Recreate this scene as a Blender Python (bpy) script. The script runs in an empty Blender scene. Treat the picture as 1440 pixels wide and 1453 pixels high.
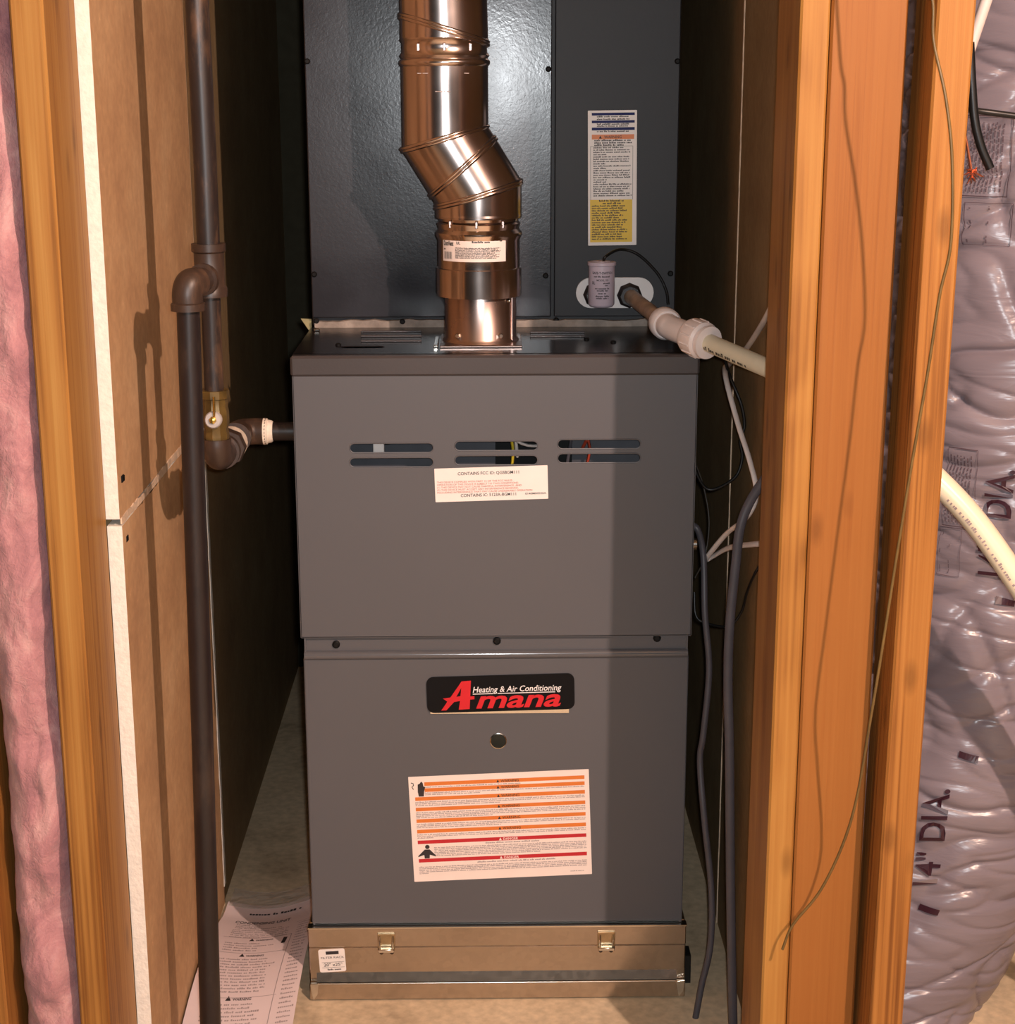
import bpy, bmesh, math, random
from mathutils import Vector, Matrix, noise
from mathutils.geometry import tessellate_polygon

random.seed(7)
scene = bpy.context.scene
COL = scene.collection
V = Vector

# ------------------------------------------------------------------ camera
CAM = V((-0.01471, -2.21114, 1.28232))
PITCH, YAW, ROLL, FPX = 0.24677, 0.01372, -0.0021, 2408.18
FWD = V((math.sin(YAW) * math.cos(PITCH), math.cos(YAW) * math.cos(PITCH), -math.sin(PITCH)))
_rt = V((math.cos(YAW), -math.sin(YAW), 0)); _up = _rt.cross(FWD)
RIGHT = _rt * math.cos(ROLL) + _up * math.sin(ROLL)
UP = -_rt * math.sin(ROLL) + _up * math.cos(ROLL)
cam_data = bpy.data.cameras.new('camera')
cam_data.sensor_fit = 'HORIZONTAL'; cam_data.sensor_width = 36.0
cam_data.lens = FPX / 1440.0 * 36.0
cam_data.clip_start = 0.05
cam = bpy.data.objects.new('camera', cam_data); COL.objects.link(cam)
cam.matrix_world = Matrix(((RIGHT.x, UP.x, -FWD.x, CAM.x), (RIGHT.y, UP.y, -FWD.y, CAM.y),
                           (RIGHT.z, UP.z, -FWD.z, CAM.z), (0, 0, 0, 1)))
scene.camera = cam

# ------------------------------------------------------------------ world, lights, exposure
scene.view_settings.view_transform = 'Standard'
scene.view_settings.look = 'None'
scene.view_settings.gamma = 1.0
scene.view_settings.use_curve_mapping = False
scene.view_settings.exposure = 0.0
world = bpy.data.worlds.new('dim_basement'); scene.world = world
world.use_nodes = True
world.node_tree.nodes['Background'].inputs[0].default_value = (1.0, 0.72, 0.52, 1)
world.node_tree.nodes['Background'].inputs[1].default_value = 0.016

def point_light(name, loc, watts, color, radius):
    d = bpy.data.lights.new(name, 'POINT'); d.energy = watts; d.color = color; d.shadow_soft_size = radius
    o = bpy.data.objects.new(name, d); COL.objects.link(o); o.location = loc
    return o
# bare bulb on the basement ceiling, to the right behind the photographer
point_light('ceiling_bulb', (0.975, -2.1, 2.15), 250, (1.0, 0.71, 0.58), 0.018)
# flash beside the phone's lens
point_light('phone_flash', (CAM.x + 0.02, CAM.y + 0.02, CAM.z + 0.015), 70, (0.93, 0.97, 1.0), 0.012)

def at(px, py, axis, val):
    """a photo pixel (1440x1453) carried out to the plane axis = val"""
    d = FWD + RIGHT * ((px - 720) / FPX) - UP * ((py - 726.5) / FPX)
    t = (val - CAM[axis]) / d[axis]
    return CAM + d * t

# ------------------------------------------------------------------ material helpers
MATS = {}
def newmat(name):
    m = bpy.data.materials.new(name); m.use_nodes = True
    nt = m.node_tree; b = nt.nodes['Principled BSDF']
    MATS[name] = m
    return m, nt, b
def N(nt, typ, **kw):
    n = nt.nodes.new(typ)
    for k, v in kw.items():
        if k in n.inputs: n.inputs[k].default_value = v
        else: setattr(n, k, v)
    return n
def rgba(c): return (c[0], c[1], c[2], 1)
def ramp(nt, stops):
    r = nt.nodes.new('ShaderNodeValToRGB')
    e = r.color_ramp.elements
    e[0].position, e[0].color = stops[0][0], rgba(stops[0][1])
    e[1].position, e[1].color = stops[-1][0], rgba(stops[-1][1])
    for p, c in stops[1:-1]:
        q = e.new(p); q.color = rgba(c)
    return r
def coords(nt, scale=(1, 1, 1), off=(0, 0, 0)):
    tc = nt.nodes.new('ShaderNodeTexCoord'); mp = nt.nodes.new('ShaderNodeMapping')
    mp.inputs['Scale'].default_value = scale; mp.inputs['Location'].default_value = off
    nt.links.new(tc.outputs['Object'], mp.inputs['Vector'])
    return mp
def bump(nt, b, src, strength, dist=0.002):
    n = nt.nodes.new('ShaderNodeBump'); n.inputs['Strength'].default_value = strength
    n.inputs['Distance'].default_value = dist
    nt.links.new(src, n.inputs['Height']); nt.links.new(n.outputs['Normal'], b.inputs['Normal'])
def plain(name, col, rough=0.5, metal=0.0, spec=0.5, var=0.12, vscale=40, bmp=0.0, bscale=200, coat=0.0):
    m, nt, b = newmat(name)
    mp = coords(nt)
    nz = N(nt, 'ShaderNodeTexNoise', Scale=vscale, Detail=4.0)
    nt.links.new(mp.outputs[0], nz.inputs['Vector'])
    r = ramp(nt, [(0.3, [c * (1 - var) for c in col]), (0.7, [min(1, c * (1 + var)) for c in col])])
    nt.links.new(nz.outputs['Fac'], r.inputs[0]); nt.links.new(r.outputs[0], b.inputs['Base Color'])
    b.inputs['Roughness'].default_value = rough; b.inputs['Metallic'].default_value = metal
    b.inputs['Specular IOR Level'].default_value = spec
    b.inputs['Coat Weight'].default_value = coat
    if bmp:
        n2 = N(nt, 'ShaderNodeTexNoise', Scale=bscale, Detail=3.0)
        nt.links.new(mp.outputs[0], n2.inputs['Vector'])
        bump(nt, b, n2.outputs['Fac'], bmp)
    return m

def wood(name, light, mid, dark, seed, rings=15.0, ring_amt=0.55, rough=0.5, across=11.0, along=0.75, lines=700.0):
    """planed softwood: stretched contour rings, fibres, warm blotches"""
    m, nt, b = newmat(name)
    off = (seed * 1.37, seed * 2.11, seed * 0.73)
    mp = coords(nt, (across, across, along), off)
    n1 = N(nt, 'ShaderNodeTexNoise', Scale=1.0, Detail=1.5, Distortion=0.25)
    nt.links.new(mp.outputs[0], n1.inputs['Vector'])
    mul = N(nt, 'ShaderNodeMath', operation='MULTIPLY'); mul.inputs[1].default_value = rings * 6.283
    nt.links.new(n1.outputs['Fac'], mul.inputs[0])
    mpl = coords(nt, (lines, lines * 0.75, 0.9), off)
    nl = N(nt, 'ShaderNodeTexNoise', Scale=1.0, Detail=2.5, Roughness=0.6, Distortion=0.15); nt.links.new(mpl.outputs[0], nl.inputs['Vector'])
    ll = N(nt, 'ShaderNodeMath', operation='MULTIPLY_ADD'); ll.inputs[1].default_value = 5.0; ll.inputs[2].default_value = -2.5
    nt.links.new(nl.outputs['Fac'], ll.inputs[0])
    sn0 = N(nt, 'ShaderNodeMath', operation='SINE'); nt.links.new(mul.outputs[0], sn0.inputs[0])
    sn = N(nt, 'ShaderNodeMath', operation='MULTIPLY_ADD'); sn.inputs[1].default_value = 0.35
    nt.links.new(sn0.outputs[0], sn.inputs[0]); nt.links.new(ll.outputs[0], sn.inputs[2])
    mp2 = coords(nt, (260, 260, 5), off)
    n2 = N(nt, 'ShaderNodeTexNoise', Scale=1.0, Detail=3.0); nt.links.new(mp2.outputs[0], n2.inputs['Vector'])
    mp3 = coords(nt, (5, 5, 2.2), off)
    n3 = N(nt, 'ShaderNodeTexNoise', Scale=1.0, Detail=3.0); nt.links.new(mp3.outputs[0], n3.inputs['Vector'])
    # ring value 0..1 mixed with fibres
    a = N(nt, 'ShaderNodeMath', operation='MULTIPLY_ADD'); a.inputs[1].default_value = 0.5 * ring_amt; a.inputs[2].default_value = 0.5
    nt.links.new(sn.outputs[0], a.inputs[0])
    f = N(nt, 'ShaderNodeMath', operation='MULTIPLY_ADD'); f.inputs[1].default_value = 0.5; f.inputs[2].default_value = -0.25
    nt.links.new(n2.outputs['Fac'], f.inputs[0])
    s = N(nt, 'ShaderNodeMath', operation='ADD'); nt.links.new(a.outputs[0], s.inputs[0]); nt.links.new(f.outputs[0], s.inputs[1])
    g = N(nt, 'ShaderNodeMath', operation='MULTIPLY_ADD'); g.inputs[1].default_value = 0.9; g.inputs[2].default_value = -0.45
    nt.links.new(n3.outputs['Fac'], g.inputs[0])
    s2 = N(nt, 'ShaderNodeMath', operation='ADD'); nt.links.new(s.outputs[0], s2.inputs[0]); nt.links.new(g.outputs[0], s2.inputs[1])
    r = ramp(nt, [(0.05, dark), (0.45, mid), (0.95, light)])
    nt.links.new(s2.outputs[0], r.inputs[0])
    # knots: sparse stretched cells
    mp4 = coords(nt, (20, 20, 8), off)
    vo = N(nt, 'ShaderNodeTexVoronoi', Scale=1.0, Randomness=1.0); nt.links.new(mp4.outputs[0], vo.inputs['Vector'])
    kr = ramp(nt, [(0.07, (1, 1, 1)), (0.20, (0, 0, 0))]); nt.links.new(vo.outputs['Distance'], kr.inputs[0])
    mx = N(nt, 'ShaderNodeMix', data_type='RGBA'); mx.blend_type = 'MIX'
    k2 = N(nt, 'ShaderNodeMath', operation='MULTIPLY'); k2.inputs[1].default_value = 0.4
    nt.links.new(kr.outputs[0], k2.inputs[0]); nt.links.new(k2.outputs[0], mx.inputs['Factor'])
    nt.links.new(r.outputs[0], mx.inputs['A']); mx.inputs['B'].default_value = rgba([c * 0.45 for c in dark])
    nt.links.new(mx.outputs['Result'], b.inputs['Base Color'])
    b.inputs['Roughness'].default_value = rough
    b.inputs['Specular IOR Level'].default_value = 0.25
    bump(nt, b, s2.outputs[0], 0.25, 0.0012)
    return m

# ------------------------------------------------------------------ materials
wood('fir_pale', (0.450, 0.246, 0.069), (0.351, 0.160, 0.037), (0.162, 0.056, 0.011), 1, rings=5, ring_amt=0.40, across=12, along=1.3, lines=150)
wood('fir_left_side', (0.396, 0.195, 0.051), (0.306, 0.130, 0.030), (0.162, 0.054, 0.011), 2.2, rings=5, ring_amt=0.4, across=12, along=1.2, lines=150)
wood('fir_orange', (0.333, 0.136, 0.033), (0.293, 0.109, 0.024), (0.194, 0.061, 0.012), 3, rings=3, ring_amt=0.20, across=8, along=0.8, lines=260)
wood('fir_yellow', (0.468, 0.246, 0.064), (0.360, 0.163, 0.037), (0.180, 0.063, 0.012), 4.6, rings=4.0, ring_amt=0.45, across=9, along=3.5, lines=70)
wood('fir_ringed', (0.405, 0.186, 0.047), (0.324, 0.132, 0.029), (0.135, 0.045, 0.009), 7.3, rings=3, ring_amt=0.60, across=8, along=1.0, lines=190)

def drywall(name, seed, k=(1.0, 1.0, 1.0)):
    m, nt, b = newmat(name)
    mp = coords(nt, (1, 1, 1), (seed, seed * 2, seed * 3))
    n1 = N(nt, 'ShaderNodeTexNoise', Scale=7.0, Detail=6.0, Roughness=0.65); nt.links.new(mp.outputs[0], n1.inputs['Vector'])
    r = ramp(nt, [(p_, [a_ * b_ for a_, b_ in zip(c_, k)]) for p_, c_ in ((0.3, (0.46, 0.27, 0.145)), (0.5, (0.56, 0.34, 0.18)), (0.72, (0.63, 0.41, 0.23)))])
    nt.links.new(n1.outputs['Fac'], r.inputs[0])
    n2 = N(nt, 'ShaderNodeTexNoise', Scale=90.0, Detail=3.0); nt.links.new(mp.outputs[0], n2.inputs['Vector'])
    r2 = ramp(nt, [(0.35, (0.86, 0.86, 0.86)), (0.72, (1, 1, 1)), (0.80, (1.25, 1.22, 1.2))]); nt.links.new(n2.outputs['Fac'], r2.inputs[0])
    mx = N(nt, 'ShaderNodeMix', data_type='RGBA'); mx.blend_type = 'MULTIPLY'; mx.inputs['Factor'].default_value = 1.0
    nt.links.new(r.outputs[0], mx.inputs['A']); nt.links.new(r2.outputs[0], mx.inputs['B'])
    nt.links.new(mx.outputs['Result'], b.inputs['Base Color'])
    b.inputs['Roughness'].default_value = 0.8; b.inputs['Specular IOR Level'].default_value = 0.15
    bump(nt, b, n2.outputs['Fac'], 0.15, 0.001)
    return m
drywall('kraft_paper', 1.0)
drywall('kraft_paper_shaded', 4.0, (0.52, 0.58, 0.56))  # darker copy of kraft_paper, with the closet's shade put into the colour
plain('gypsum', (0.80, 0.76, 0.68), 0.9, var=0.06, vscale=120, bmp=0.6, bscale=160)
plain('torn_paper', (0.66, 0.50, 0.36), 0.9, var=0.25, vscale=60)

def concrete():
    m, nt, b = newmat('concrete')
    mp = coords(nt)
    n1 = N(nt, 'ShaderNodeTexNoise', Scale=5.0, Detail=7.0, Roughness=0.62); nt.links.new(mp.outputs[0], n1.inputs['Vector'])
    r = ramp(nt, [(0.30, (0.34, 0.255, 0.16)), (0.48, (0.60, 0.47, 0.31)), (0.70, (0.70, 0.56, 0.38))])
    nt.links.new(n1.outputs['Fac'], r.inputs[0])
    n2 = N(nt, 'ShaderNodeTexNoise', Scale=70.0, Detail=4.0); nt.links.new(mp.outputs[0], n2.inputs['Vector'])
    r2 = ramp(nt, [(0.3, (0.8, 0.8, 0.8)), (0.7, (1.1, 1.1, 1.1))]); nt.links.new(n2.outputs['Fac'], r2.inputs[0])
    mx = N(nt, 'ShaderNodeMix', data_type='RGBA'); mx.blend_type = 'MULTIPLY'; mx.inputs['Factor'].default_value = 1.0
    nt.links.new(r.outputs[0], mx.inputs['A']); nt.links.new(r2.outputs[0], mx.inputs['B'])
    nt.links.new(mx.outputs['Result'], b.inputs['Base Color'])
    b.inputs['Roughness'].default_value = 0.75
    bump(nt, b, n1.outputs['Fac'], 0.3, 0.004)
concrete()

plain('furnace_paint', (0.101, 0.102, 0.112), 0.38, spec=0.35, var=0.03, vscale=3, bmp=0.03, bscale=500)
plain('ridge_gloss', (0.101, 0.102, 0.112), 0.14, spec=0.6, var=0.03)
plain('cap_paint', (0.060, 0.053, 0.054), 0.30, spec=0.5, var=0.06, vscale=8, bmp=0.06, bscale=300)
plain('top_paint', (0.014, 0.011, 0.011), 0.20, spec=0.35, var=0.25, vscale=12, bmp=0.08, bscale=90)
def coil_paint():
    m, nt, b = newmat('coil_paint')
    mp = coords(nt)
    n1 = N(nt, 'ShaderNodeTexNoise', Scale=6.0, Detail=5.0); nt.links.new(mp.outputs[0], n1.inputs['Vector'])
    r = ramp(nt, [(0.3, (0.022, 0.023, 0.028)), (0.7, (0.031, 0.031, 0.037))]); nt.links.new(n1.outputs['Fac'], r.inputs[0])
    nt.links.new(r.outputs[0], b.inputs['Base Color'])
    r3 = ramp(nt, [(0.35, (0.17, 0.17, 0.17)), (0.65, (0.27, 0.27, 0.27))]); nt.links.new(n1.outputs['Fac'], r3.inputs[0])
    nt.links.new(r3.outputs[0], b.inputs['Roughness'])
    b.inputs['Specular IOR Level'].default_value = 0.36
    n2 = N(nt, 'ShaderNodeTexNoise', Scale=210.0, Detail=2.0, Distortion=0.6); nt.links.new(mp.outputs[0], n2.inputs['Vector'])
    bump(nt, b, n2.outputs['Fac'], 0.06, 0.0016)
coil_paint()
plain('coil_paint_matte', (0.021, 0.021, 0.024), 0.50, spec=0.35, var=0.08, vscale=9, bmp=0.05, bscale=200)
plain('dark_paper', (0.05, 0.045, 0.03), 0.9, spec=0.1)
plain('black_steel', (0.006, 0.006, 0.006), 0.6, spec=0.2, var=0.2)
plain('dark_void', (0.004, 0.004, 0.004), 0.9, spec=0.0)
def flue_metal(name, col, rough):
    m, nt, b = newmat(name)
    mp = coords(nt, (60, 60, 4))
    n1 = N(nt, 'ShaderNodeTexNoise', Scale=1.0, Detail=4.0); nt.links.new(mp.outputs[0], n1.inputs['Vector'])
    r = ramp(nt, [(0.3, [c * 0.86 for c in col]), (0.7, col)]); nt.links.new(n1.outputs['Fac'], r.inputs[0])
    nt.links.new(r.outputs[0], b.inputs['Base Color'])
    b.inputs['Metallic'].default_value = 1.0
    mp2 = coords(nt, (9, 9, 9))
    n2 = N(nt, 'ShaderNodeTexNoise', Scale=1.0, Detail=3.0); nt.links.new(mp2.outputs[0], n2.inputs['Vector'])
    rr = ramp(nt, [(0.3, (rough * 0.75,) * 3), (0.7, (rough * 1.25,) * 3)]); nt.links.new(n2.outputs['Fac'], rr.inputs[0])
    nt.links.new(rr.outputs[0], b.inputs['Roughness'])
    bump(nt, b, n2.outputs['Fac'], 0.08, 0.004)
flue_metal('vent_metal', (0.66, 0.56, 0.52), 0.20)
flue_metal('connector_metal', (0.48, 0.36, 0.32), 0.28)
def galvanized():
    m, nt, b = newmat('galvanized')
    mp = coords(nt)
    vo = N(nt, 'ShaderNodeTexVoronoi', Scale=110.0); nt.links.new(mp.outputs[0], vo.inputs['Vector'])
    bw = N(nt, 'ShaderNodeRGBToBW'); nt.links.new(vo.outputs['Color'], bw.inputs[0])
    r = ramp(nt, [(0.1, (0.50, 0.43, 0.36)), (0.9, (0.56, 0.48, 0.40))]); nt.links.new(bw.outputs[0], r.inputs[0])
    nt.links.new(r.outputs[0], b.inputs['Base Color'])
    b.inputs['Metallic'].default_value = 1.0
    rr = ramp(nt, [(0.1, (0.225,) * 3), (0.9, (0.245,) * 3)]); nt.links.new(bw.outputs[0], rr.inputs[0])
    nt.links.new(rr.outputs[0], b.inputs['Roughness'])
galvanized()
plain('chrome', (0.75, 0.72, 0.66), 0.18, metal=1.0, var=0.05)
plain('nickel_latch', (0.50, 0.40, 0.26), 0.25, metal=1.0, var=0.15, vscale=90)
def iron(name, base, rust, amt):
    m, nt, b = newmat(name)
    mp = coords(nt, (30, 30, 9))
    n1 = N(nt, 'ShaderNodeTexNoise', Scale=1.0, Detail=6.0, Roughness=0.7); nt.links.new(mp.outputs[0], n1.inputs['Vector'])
    r = ramp(nt, [(0.35, base), (0.52, [x * 1.4 for x in base]), (1.0 - amt, rust)]); nt.links.new(n1.outputs['Fac'], r.inputs[0])
    nt.links.new(r.outputs[0], b.inputs['Base Color'])
    b.inputs['Roughness'].default_value = 0.42; b.inputs['Specular IOR Level'].default_value = 0.5
    bump(nt, b, n1.outputs['Fac'], 0.3, 0.001)
iron('black_iron', (0.016, 0.011, 0.010), (0.16, 0.085, 0.045), 0.22)
iron('fitting_iron', (0.034, 0.020, 0.014), (0.17, 0.09, 0.05), 0.20)
iron('drip_iron', (0.012, 0.008, 0.008), (0.07, 0.045, 0.03), 0.08)
plain('brass_aged', (0.135, 0.085, 0.024), 0.4, metal=0.35, var=0.35, vscale=60)
plain('brass_bright', (0.60, 0.40, 0.10), 0.25, metal=0.9, var=0.15)
plain('hub_grey', (0.42, 0.39, 0.37), 0.5)
plain('thread_tape', (0.80, 0.70, 0.58), 0.7, var=0.12, vscale=150)
plain('pvc_white', (0.88, 0.77, 0.73), 0.35, var=0.04, vscale=20)
plain('pvc_pipe', (0.68, 0.62, 0.46), 0.35, var=0.05, vscale=30)
plain('pvc_cream', (0.84, 0.74, 0.55), 0.32, var=0.03, vscale=20)
plain('pvc_stained', (0.36, 0.235, 0.150), 0.4, var=0.3, vscale=50)
plain('switch_plastic', (0.62, 0.52, 0.60), 0.35, var=0.03)
plain('plate_white', (0.80, 0.76, 0.74), 0.45, var=0.04)
plain('label_white', (0.86, 0.80, 0.76), 0.45, var=0.02)
plain('label_pink', (0.88, 0.76, 0.70), 0.45, var=0.02)
plain('ink', (0.030, 0.024, 0.026), 0.6, var=0.1)
plain('ink_soft', (0.36, 0.29, 0.29), 0.6, var=0.15)
plain('ink_red', (0.50, 0.16, 0.12), 0.6)
plain('print_orange', (0.72, 0.20, 0.035), 0.45, var=0.04)
plain('print_red', (0.52, 0.020, 0.030), 0.45, var=0.04)
plain('print_blue', (0.006, 0.011, 0.105), 0.5, spec=0.2)
plain('print_yellow', (0.80, 0.52, 0.012), 0.45, var=0.03)
plain('badge_black', (0.005, 0.005, 0.006), 0.5, spec=0.15, var=0.1)
plain('badge_red', (0.62, 0.010, 0.022), 0.35, var=0.03)
plain('badge_white', (0.80, 0.78, 0.78), 0.4)
plain('cable_white', (0.66, 0.58, 0.54), 0.5, var=0.06)
plain('cable_grey', (0.075, 0.070, 0.082), 0.45, var=0.1)
plain('cable_black', (0.008, 0.008, 0.008), 0.4)
plain('wire_olive', (0.14, 0.085, 0.025), 0.4, var=0.2)
plain('wire_dark', (0.030, 0.022, 0.014), 0.5)
plain('wire_yellow', (0.60, 0.45, 0.03), 0.4)
plain('wire_red', (0.34, 0.045, 0.02), 0.4)
plain('copper', (0.70, 0.25, 0.14), 0.3, metal=0.9)
plain('paper', (0.72, 0.60, 0.60), 0.6, var=0.04, vscale=8)
plain('gasket', (0.30, 0.255, 0.22), 0.9, var=0.3, vscale=50, bmp=0.5, bscale=150)
plain('inner_steel', (0.060, 0.060, 0.070), 0.4, metal=0.2)
plain('lit_yellow', (0.30, 0.27, 0.13), 0.6)  # lit tone of the small wedge behind the furnace

def plastic_film():
    m, nt, b = newmat('clear_film')
    b.inputs['Base Color'].default_value = (0.75, 0.70, 0.62, 1)
    b.inputs['Roughness'].default_value = 0.12; b.inputs['Alpha'].default_value = 0.28
    mp = coords(nt); n = N(nt, 'ShaderNodeTexNoise', Scale=60.0, Detail=2.0); nt.links.new(mp.outputs[0], n.inputs['Vector'])
    bump(nt, b, n.outputs['Fac'], 0.8, 0.006)
plastic_film()
def glass_dark():
    m, nt, b = newmat('sight_glass')
    b.inputs['Base Color'].default_value = (0.012, 0.016, 0.015, 1); b.inputs['Roughness'].default_value = 0.08; b.inputs['Specular IOR Level'].default_value = 0.25
glass_dark()
def duct_jacket():
    m, nt, b = newmat('duct_jacket')
    mp = coords(nt, (3, 3, 14))
    n1 = N(nt, 'ShaderNodeTexNoise', Scale=1.0, Detail=5.0); nt.links.new(mp.outputs[0], n1.inputs['Vector'])
    r = ramp(nt, [(0.3, (0.200, 0.170, 0.195)), (0.7, (0.240, 0.205, 0.235))]); nt.links.new(n1.outputs['Fac'], r.inputs[0])
    nt.links.new(r.outputs[0], b.inputs['Base Color'])
    b.inputs['Roughness'].default_value = 0.30; b.inputs['Specular IOR Level'].default_value = 0.6
    mp2 = coords(nt, (12, 12, 60))
    n2 = N(nt, 'ShaderNodeTexNoise', Scale=1.0, Detail=3.0, Distortion=1.0); nt.links.new(mp2.outputs[0], n2.inputs['Vector'])
    bump(nt, b, n2.outputs['Fac'], 0.26, 0.006)
duct_jacket()
plain('duct_ink_faint', (0.085, 0.055, 0.068), 0.4)
plain('duct_ink', (0.040, 0.012, 0.022), 0.4)
def pink():
    m, nt, b = newmat('pink_fiberglass')
    mp = coords(nt, (1, 1, 0.7))
    n1 = N(nt, 'ShaderNodeTexNoise', Scale=14.0, Detail=7.0, Roughness=0.7, Distortion=0.7); nt.links.new(mp.outputs[0], n1.inputs['Vector'])
    r = ramp(nt, [(0.30, (0.25, 0.115, 0.135)), (0.5, (0.46, 0.225, 0.235)), (0.70, (0.66, 0.40, 0.38))]); nt.links.new(n1.outputs['Fac'], r.inputs[0])
    nt.links.new(r.outputs[0], b.inputs['Base Color'])
    b.inputs['Roughness'].default_value = 1.0; b.inputs['Specular IOR Level'].default_value = 0.0
    b.inputs['Sheen Weight'].default_value = 0.3
    n2 = N(nt, 'ShaderNodeTexNoise', Scale=170.0, Detail=5.0, Distortion=1.5); nt.links.new(mp.outputs[0], n2.inputs['Vector'])
    bump(nt, b, n2.outputs['Fac'], 0.5, 0.004)
pink()

# ------------------------------------------------------------------ mesh helpers
ORIGIN = {}
class MB:
    """collects shapes in world coordinates, links them as ONE mesh object"""
    def __init__(self): self.v = []; self.f = []; self.mi = []
    def add(self, verts, faces, mi=0):
        k = len(self.v); self.v += [V(p) for p in verts]
        self.f += [tuple(i + k for i in f) for f in faces]; self.mi += [mi] * len(faces)
        return self
    def box(self, lo, hi, bev=0.0, xf=None, mi=0):
        lo = V(lo); hi = V(hi); c = (lo + hi) / 2; h = (hi - lo) / 2
        if bev <= 0:
            vs = [c + V((sx * h.x, sy * h.y, sz * h.z)) for sx in (-1, 1) for sy in (-1, 1) for sz in (-1, 1)]
            fs = [(0, 1, 3, 2), (4, 6, 7, 5), (0, 4, 5, 1), (2, 3, 7, 6), (0, 2, 6, 4), (1, 5, 7, 3)]
        else:
            b = min(bev, min(h) * 0.95); vs = []; ix = {}
            for sx in (-1, 1):
                for sy in (-1, 1):
                    for sz in (-1, 1):
                        s = (sx, sy, sz)
                        for a in range(3):
                            ix[(s, a)] = len(vs)
                            vs.append(c + V([s[i] * (h[i] if i == a else h[i] - b) for i in range(3)]))
            fs = []
            for a in range(3):
                o1, o2 = [i for i in range(3) if i != a]
                for sg in (-1, 1):
                    q = []
                    for p, r in ((-1, -1), (1, -1), (1, 1), (-1, 1)):
                        s = [0, 0, 0]; s[a] = sg; s[o1] = p; s[o2] = r; q.append(ix[(tuple(s), a)])
                    fs.append(tuple(q))
                for p in (-1, 1):
                    for r in (-1, 1):
                        s0 = [0, 0, 0]; s0[a] = -1; s0[o1] = p; s0[o2] = r
                        s1 = list(s0); s1[a] = 1
                        fs.append((ix[(tuple(s0), o1)], ix[(tuple(s1), o1)], ix[(tuple(s1), o2)], ix[(tuple(s0), o2)]))
            for sx in (-1, 1):
                for sy in (-1, 1):
                    for sz in (-1, 1):
                        fs.append(tuple(ix[((sx, sy, sz), a)] for a in range(3)))
        if xf: vs = [xf(p) for p in vs]
        return self.add(vs, fs, mi)
    def tube(self, path, r, seg=14, cap=True, flat=None, mi=0):
        """sweep; r a number or a list; flat=(wide, thin, up) for flat cable"""
        P = [V(p) for p in path]; n = len(P)
        rs = r if isinstance(r, (list, tuple)) else [r] * n
        T = []
        for i in range(n):
            t = (P[min(i + 1, n - 1)] - P[max(i - 1, 0)])
            T.append(t.normalized() if t.length > 1e-9 else V((0, 0, 1)))
        ref = V((0, 1, 0)) if abs(T[0].y) < 0.9 else V((1, 0, 0))
        a = ref.cross(T[0]).normalized(); vs = []
        for i in range(n):
            a = (a - T[i] * a.dot(T[i])); a = a.normalized() if a.length > 1e-9 else T[i].orthogonal().normalized()
            b = T[i].cross(a)
            for k in range(seg):
                th = 2 * math.pi * k / seg
                if flat: vs.append(P[i] + a * math.cos(th) * flat[0] + b * math.sin(th) * flat[1])
                else: vs.append(P[i] + (a * math.cos(th) + b * math.sin(th)) * rs[i])
        fs = [(i * seg + k, i * seg + (k + 1) % seg, (i + 1) * seg + (k + 1) % seg, (i + 1) * seg + k) for i in range(n - 1) for k in range(seg)]
        if cap: fs += [tuple(range(seg - 1, -1, -1)), tuple((n - 1) * seg + k for k in range(seg))]
        return self.add(vs, fs, mi)
    def lathe(self, o, axis, prof, seg=24, mi=0, cap=True):
        """prof: list of (distance along axis, radius)"""
        o = V(o); ax = V(axis).normalized(); a = ax.orthogonal().normalized(); b = ax.cross(a); vs = []
        for d, r in prof:
            for k in range(seg):
                th = 2 * math.pi * k / seg
                vs.append(o + ax * d + (a * math.cos(th) + b * math.sin(th)) * max(r, 1e-5))
        n = len(prof)
        fs = [(i * seg + k, i * seg + (k + 1) % seg, (i + 1) * seg + (k + 1) % seg, (i + 1) * seg + k) for i in range(n - 1) for k in range(seg)]
        if cap: fs += [tuple(range(seg - 1, -1, -1)), tuple((n - 1) * seg + k for k in range(seg))]
        return self.add(vs, fs, mi)
    def prism(self, fr, pts, h0, h1, mi=0):
        """2-D outline in a frame, thick from h0 to h1 along its normal"""
        n = len(pts); vs = [fr.p(x, y, h0) for x, y in pts] + [fr.p(x, y, h1) for x, y in pts]
        fs = [tuple(range(n, 2 * n)), tuple(range(n - 1, -1, -1))] + [(i, (i + 1) % n, n + (i + 1) % n, n + i) for i in range(n)]
        return self.add(vs, fs, mi)
    def build(self, name, mats, parent=None, origin=None, smooth=None, recalc=True, matfn=None, kind=None):
        o0 = ORIGIN[parent.name] if parent else (V(origin) if origin is not None else V((0, 0, 0)))
        me = bpy.data.meshes.new(name)
        me.from_pydata([tuple(p - o0) for p in self.v], [], self.f)
        mats = mats if isinstance(mats, (list, tuple)) else [mats]
        for m in mats: me.materials.append(MATS[m])
        if len(mats) > 1 and not matfn: me.polygons.foreach_set('material_index', self.mi)
        if recalc:
            bm = bmesh.new(); bm.from_mesh(me); bmesh.ops.recalc_face_normals(bm, faces=bm.faces); bm.to_mesh(me); bm.free()
        me.update()
        if matfn:
            for p in me.polygons: p.material_index = matfn(p.normal, p.center + o0)
        if smooth is not None:
            me.polygons.foreach_set('use_smooth', [True] * len(me.polygons))
            if smooth < 180: me.set_sharp_from_angle(angle=math.radians(smooth))
        ob = bpy.data.objects.new(name, me); COL.objects.link(ob)
        if parent: ob.parent = parent
        else: ob.location = o0
        ORIGIN[ob.name] = o0
        if kind: ob['kind'] = kind
        return ob

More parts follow.
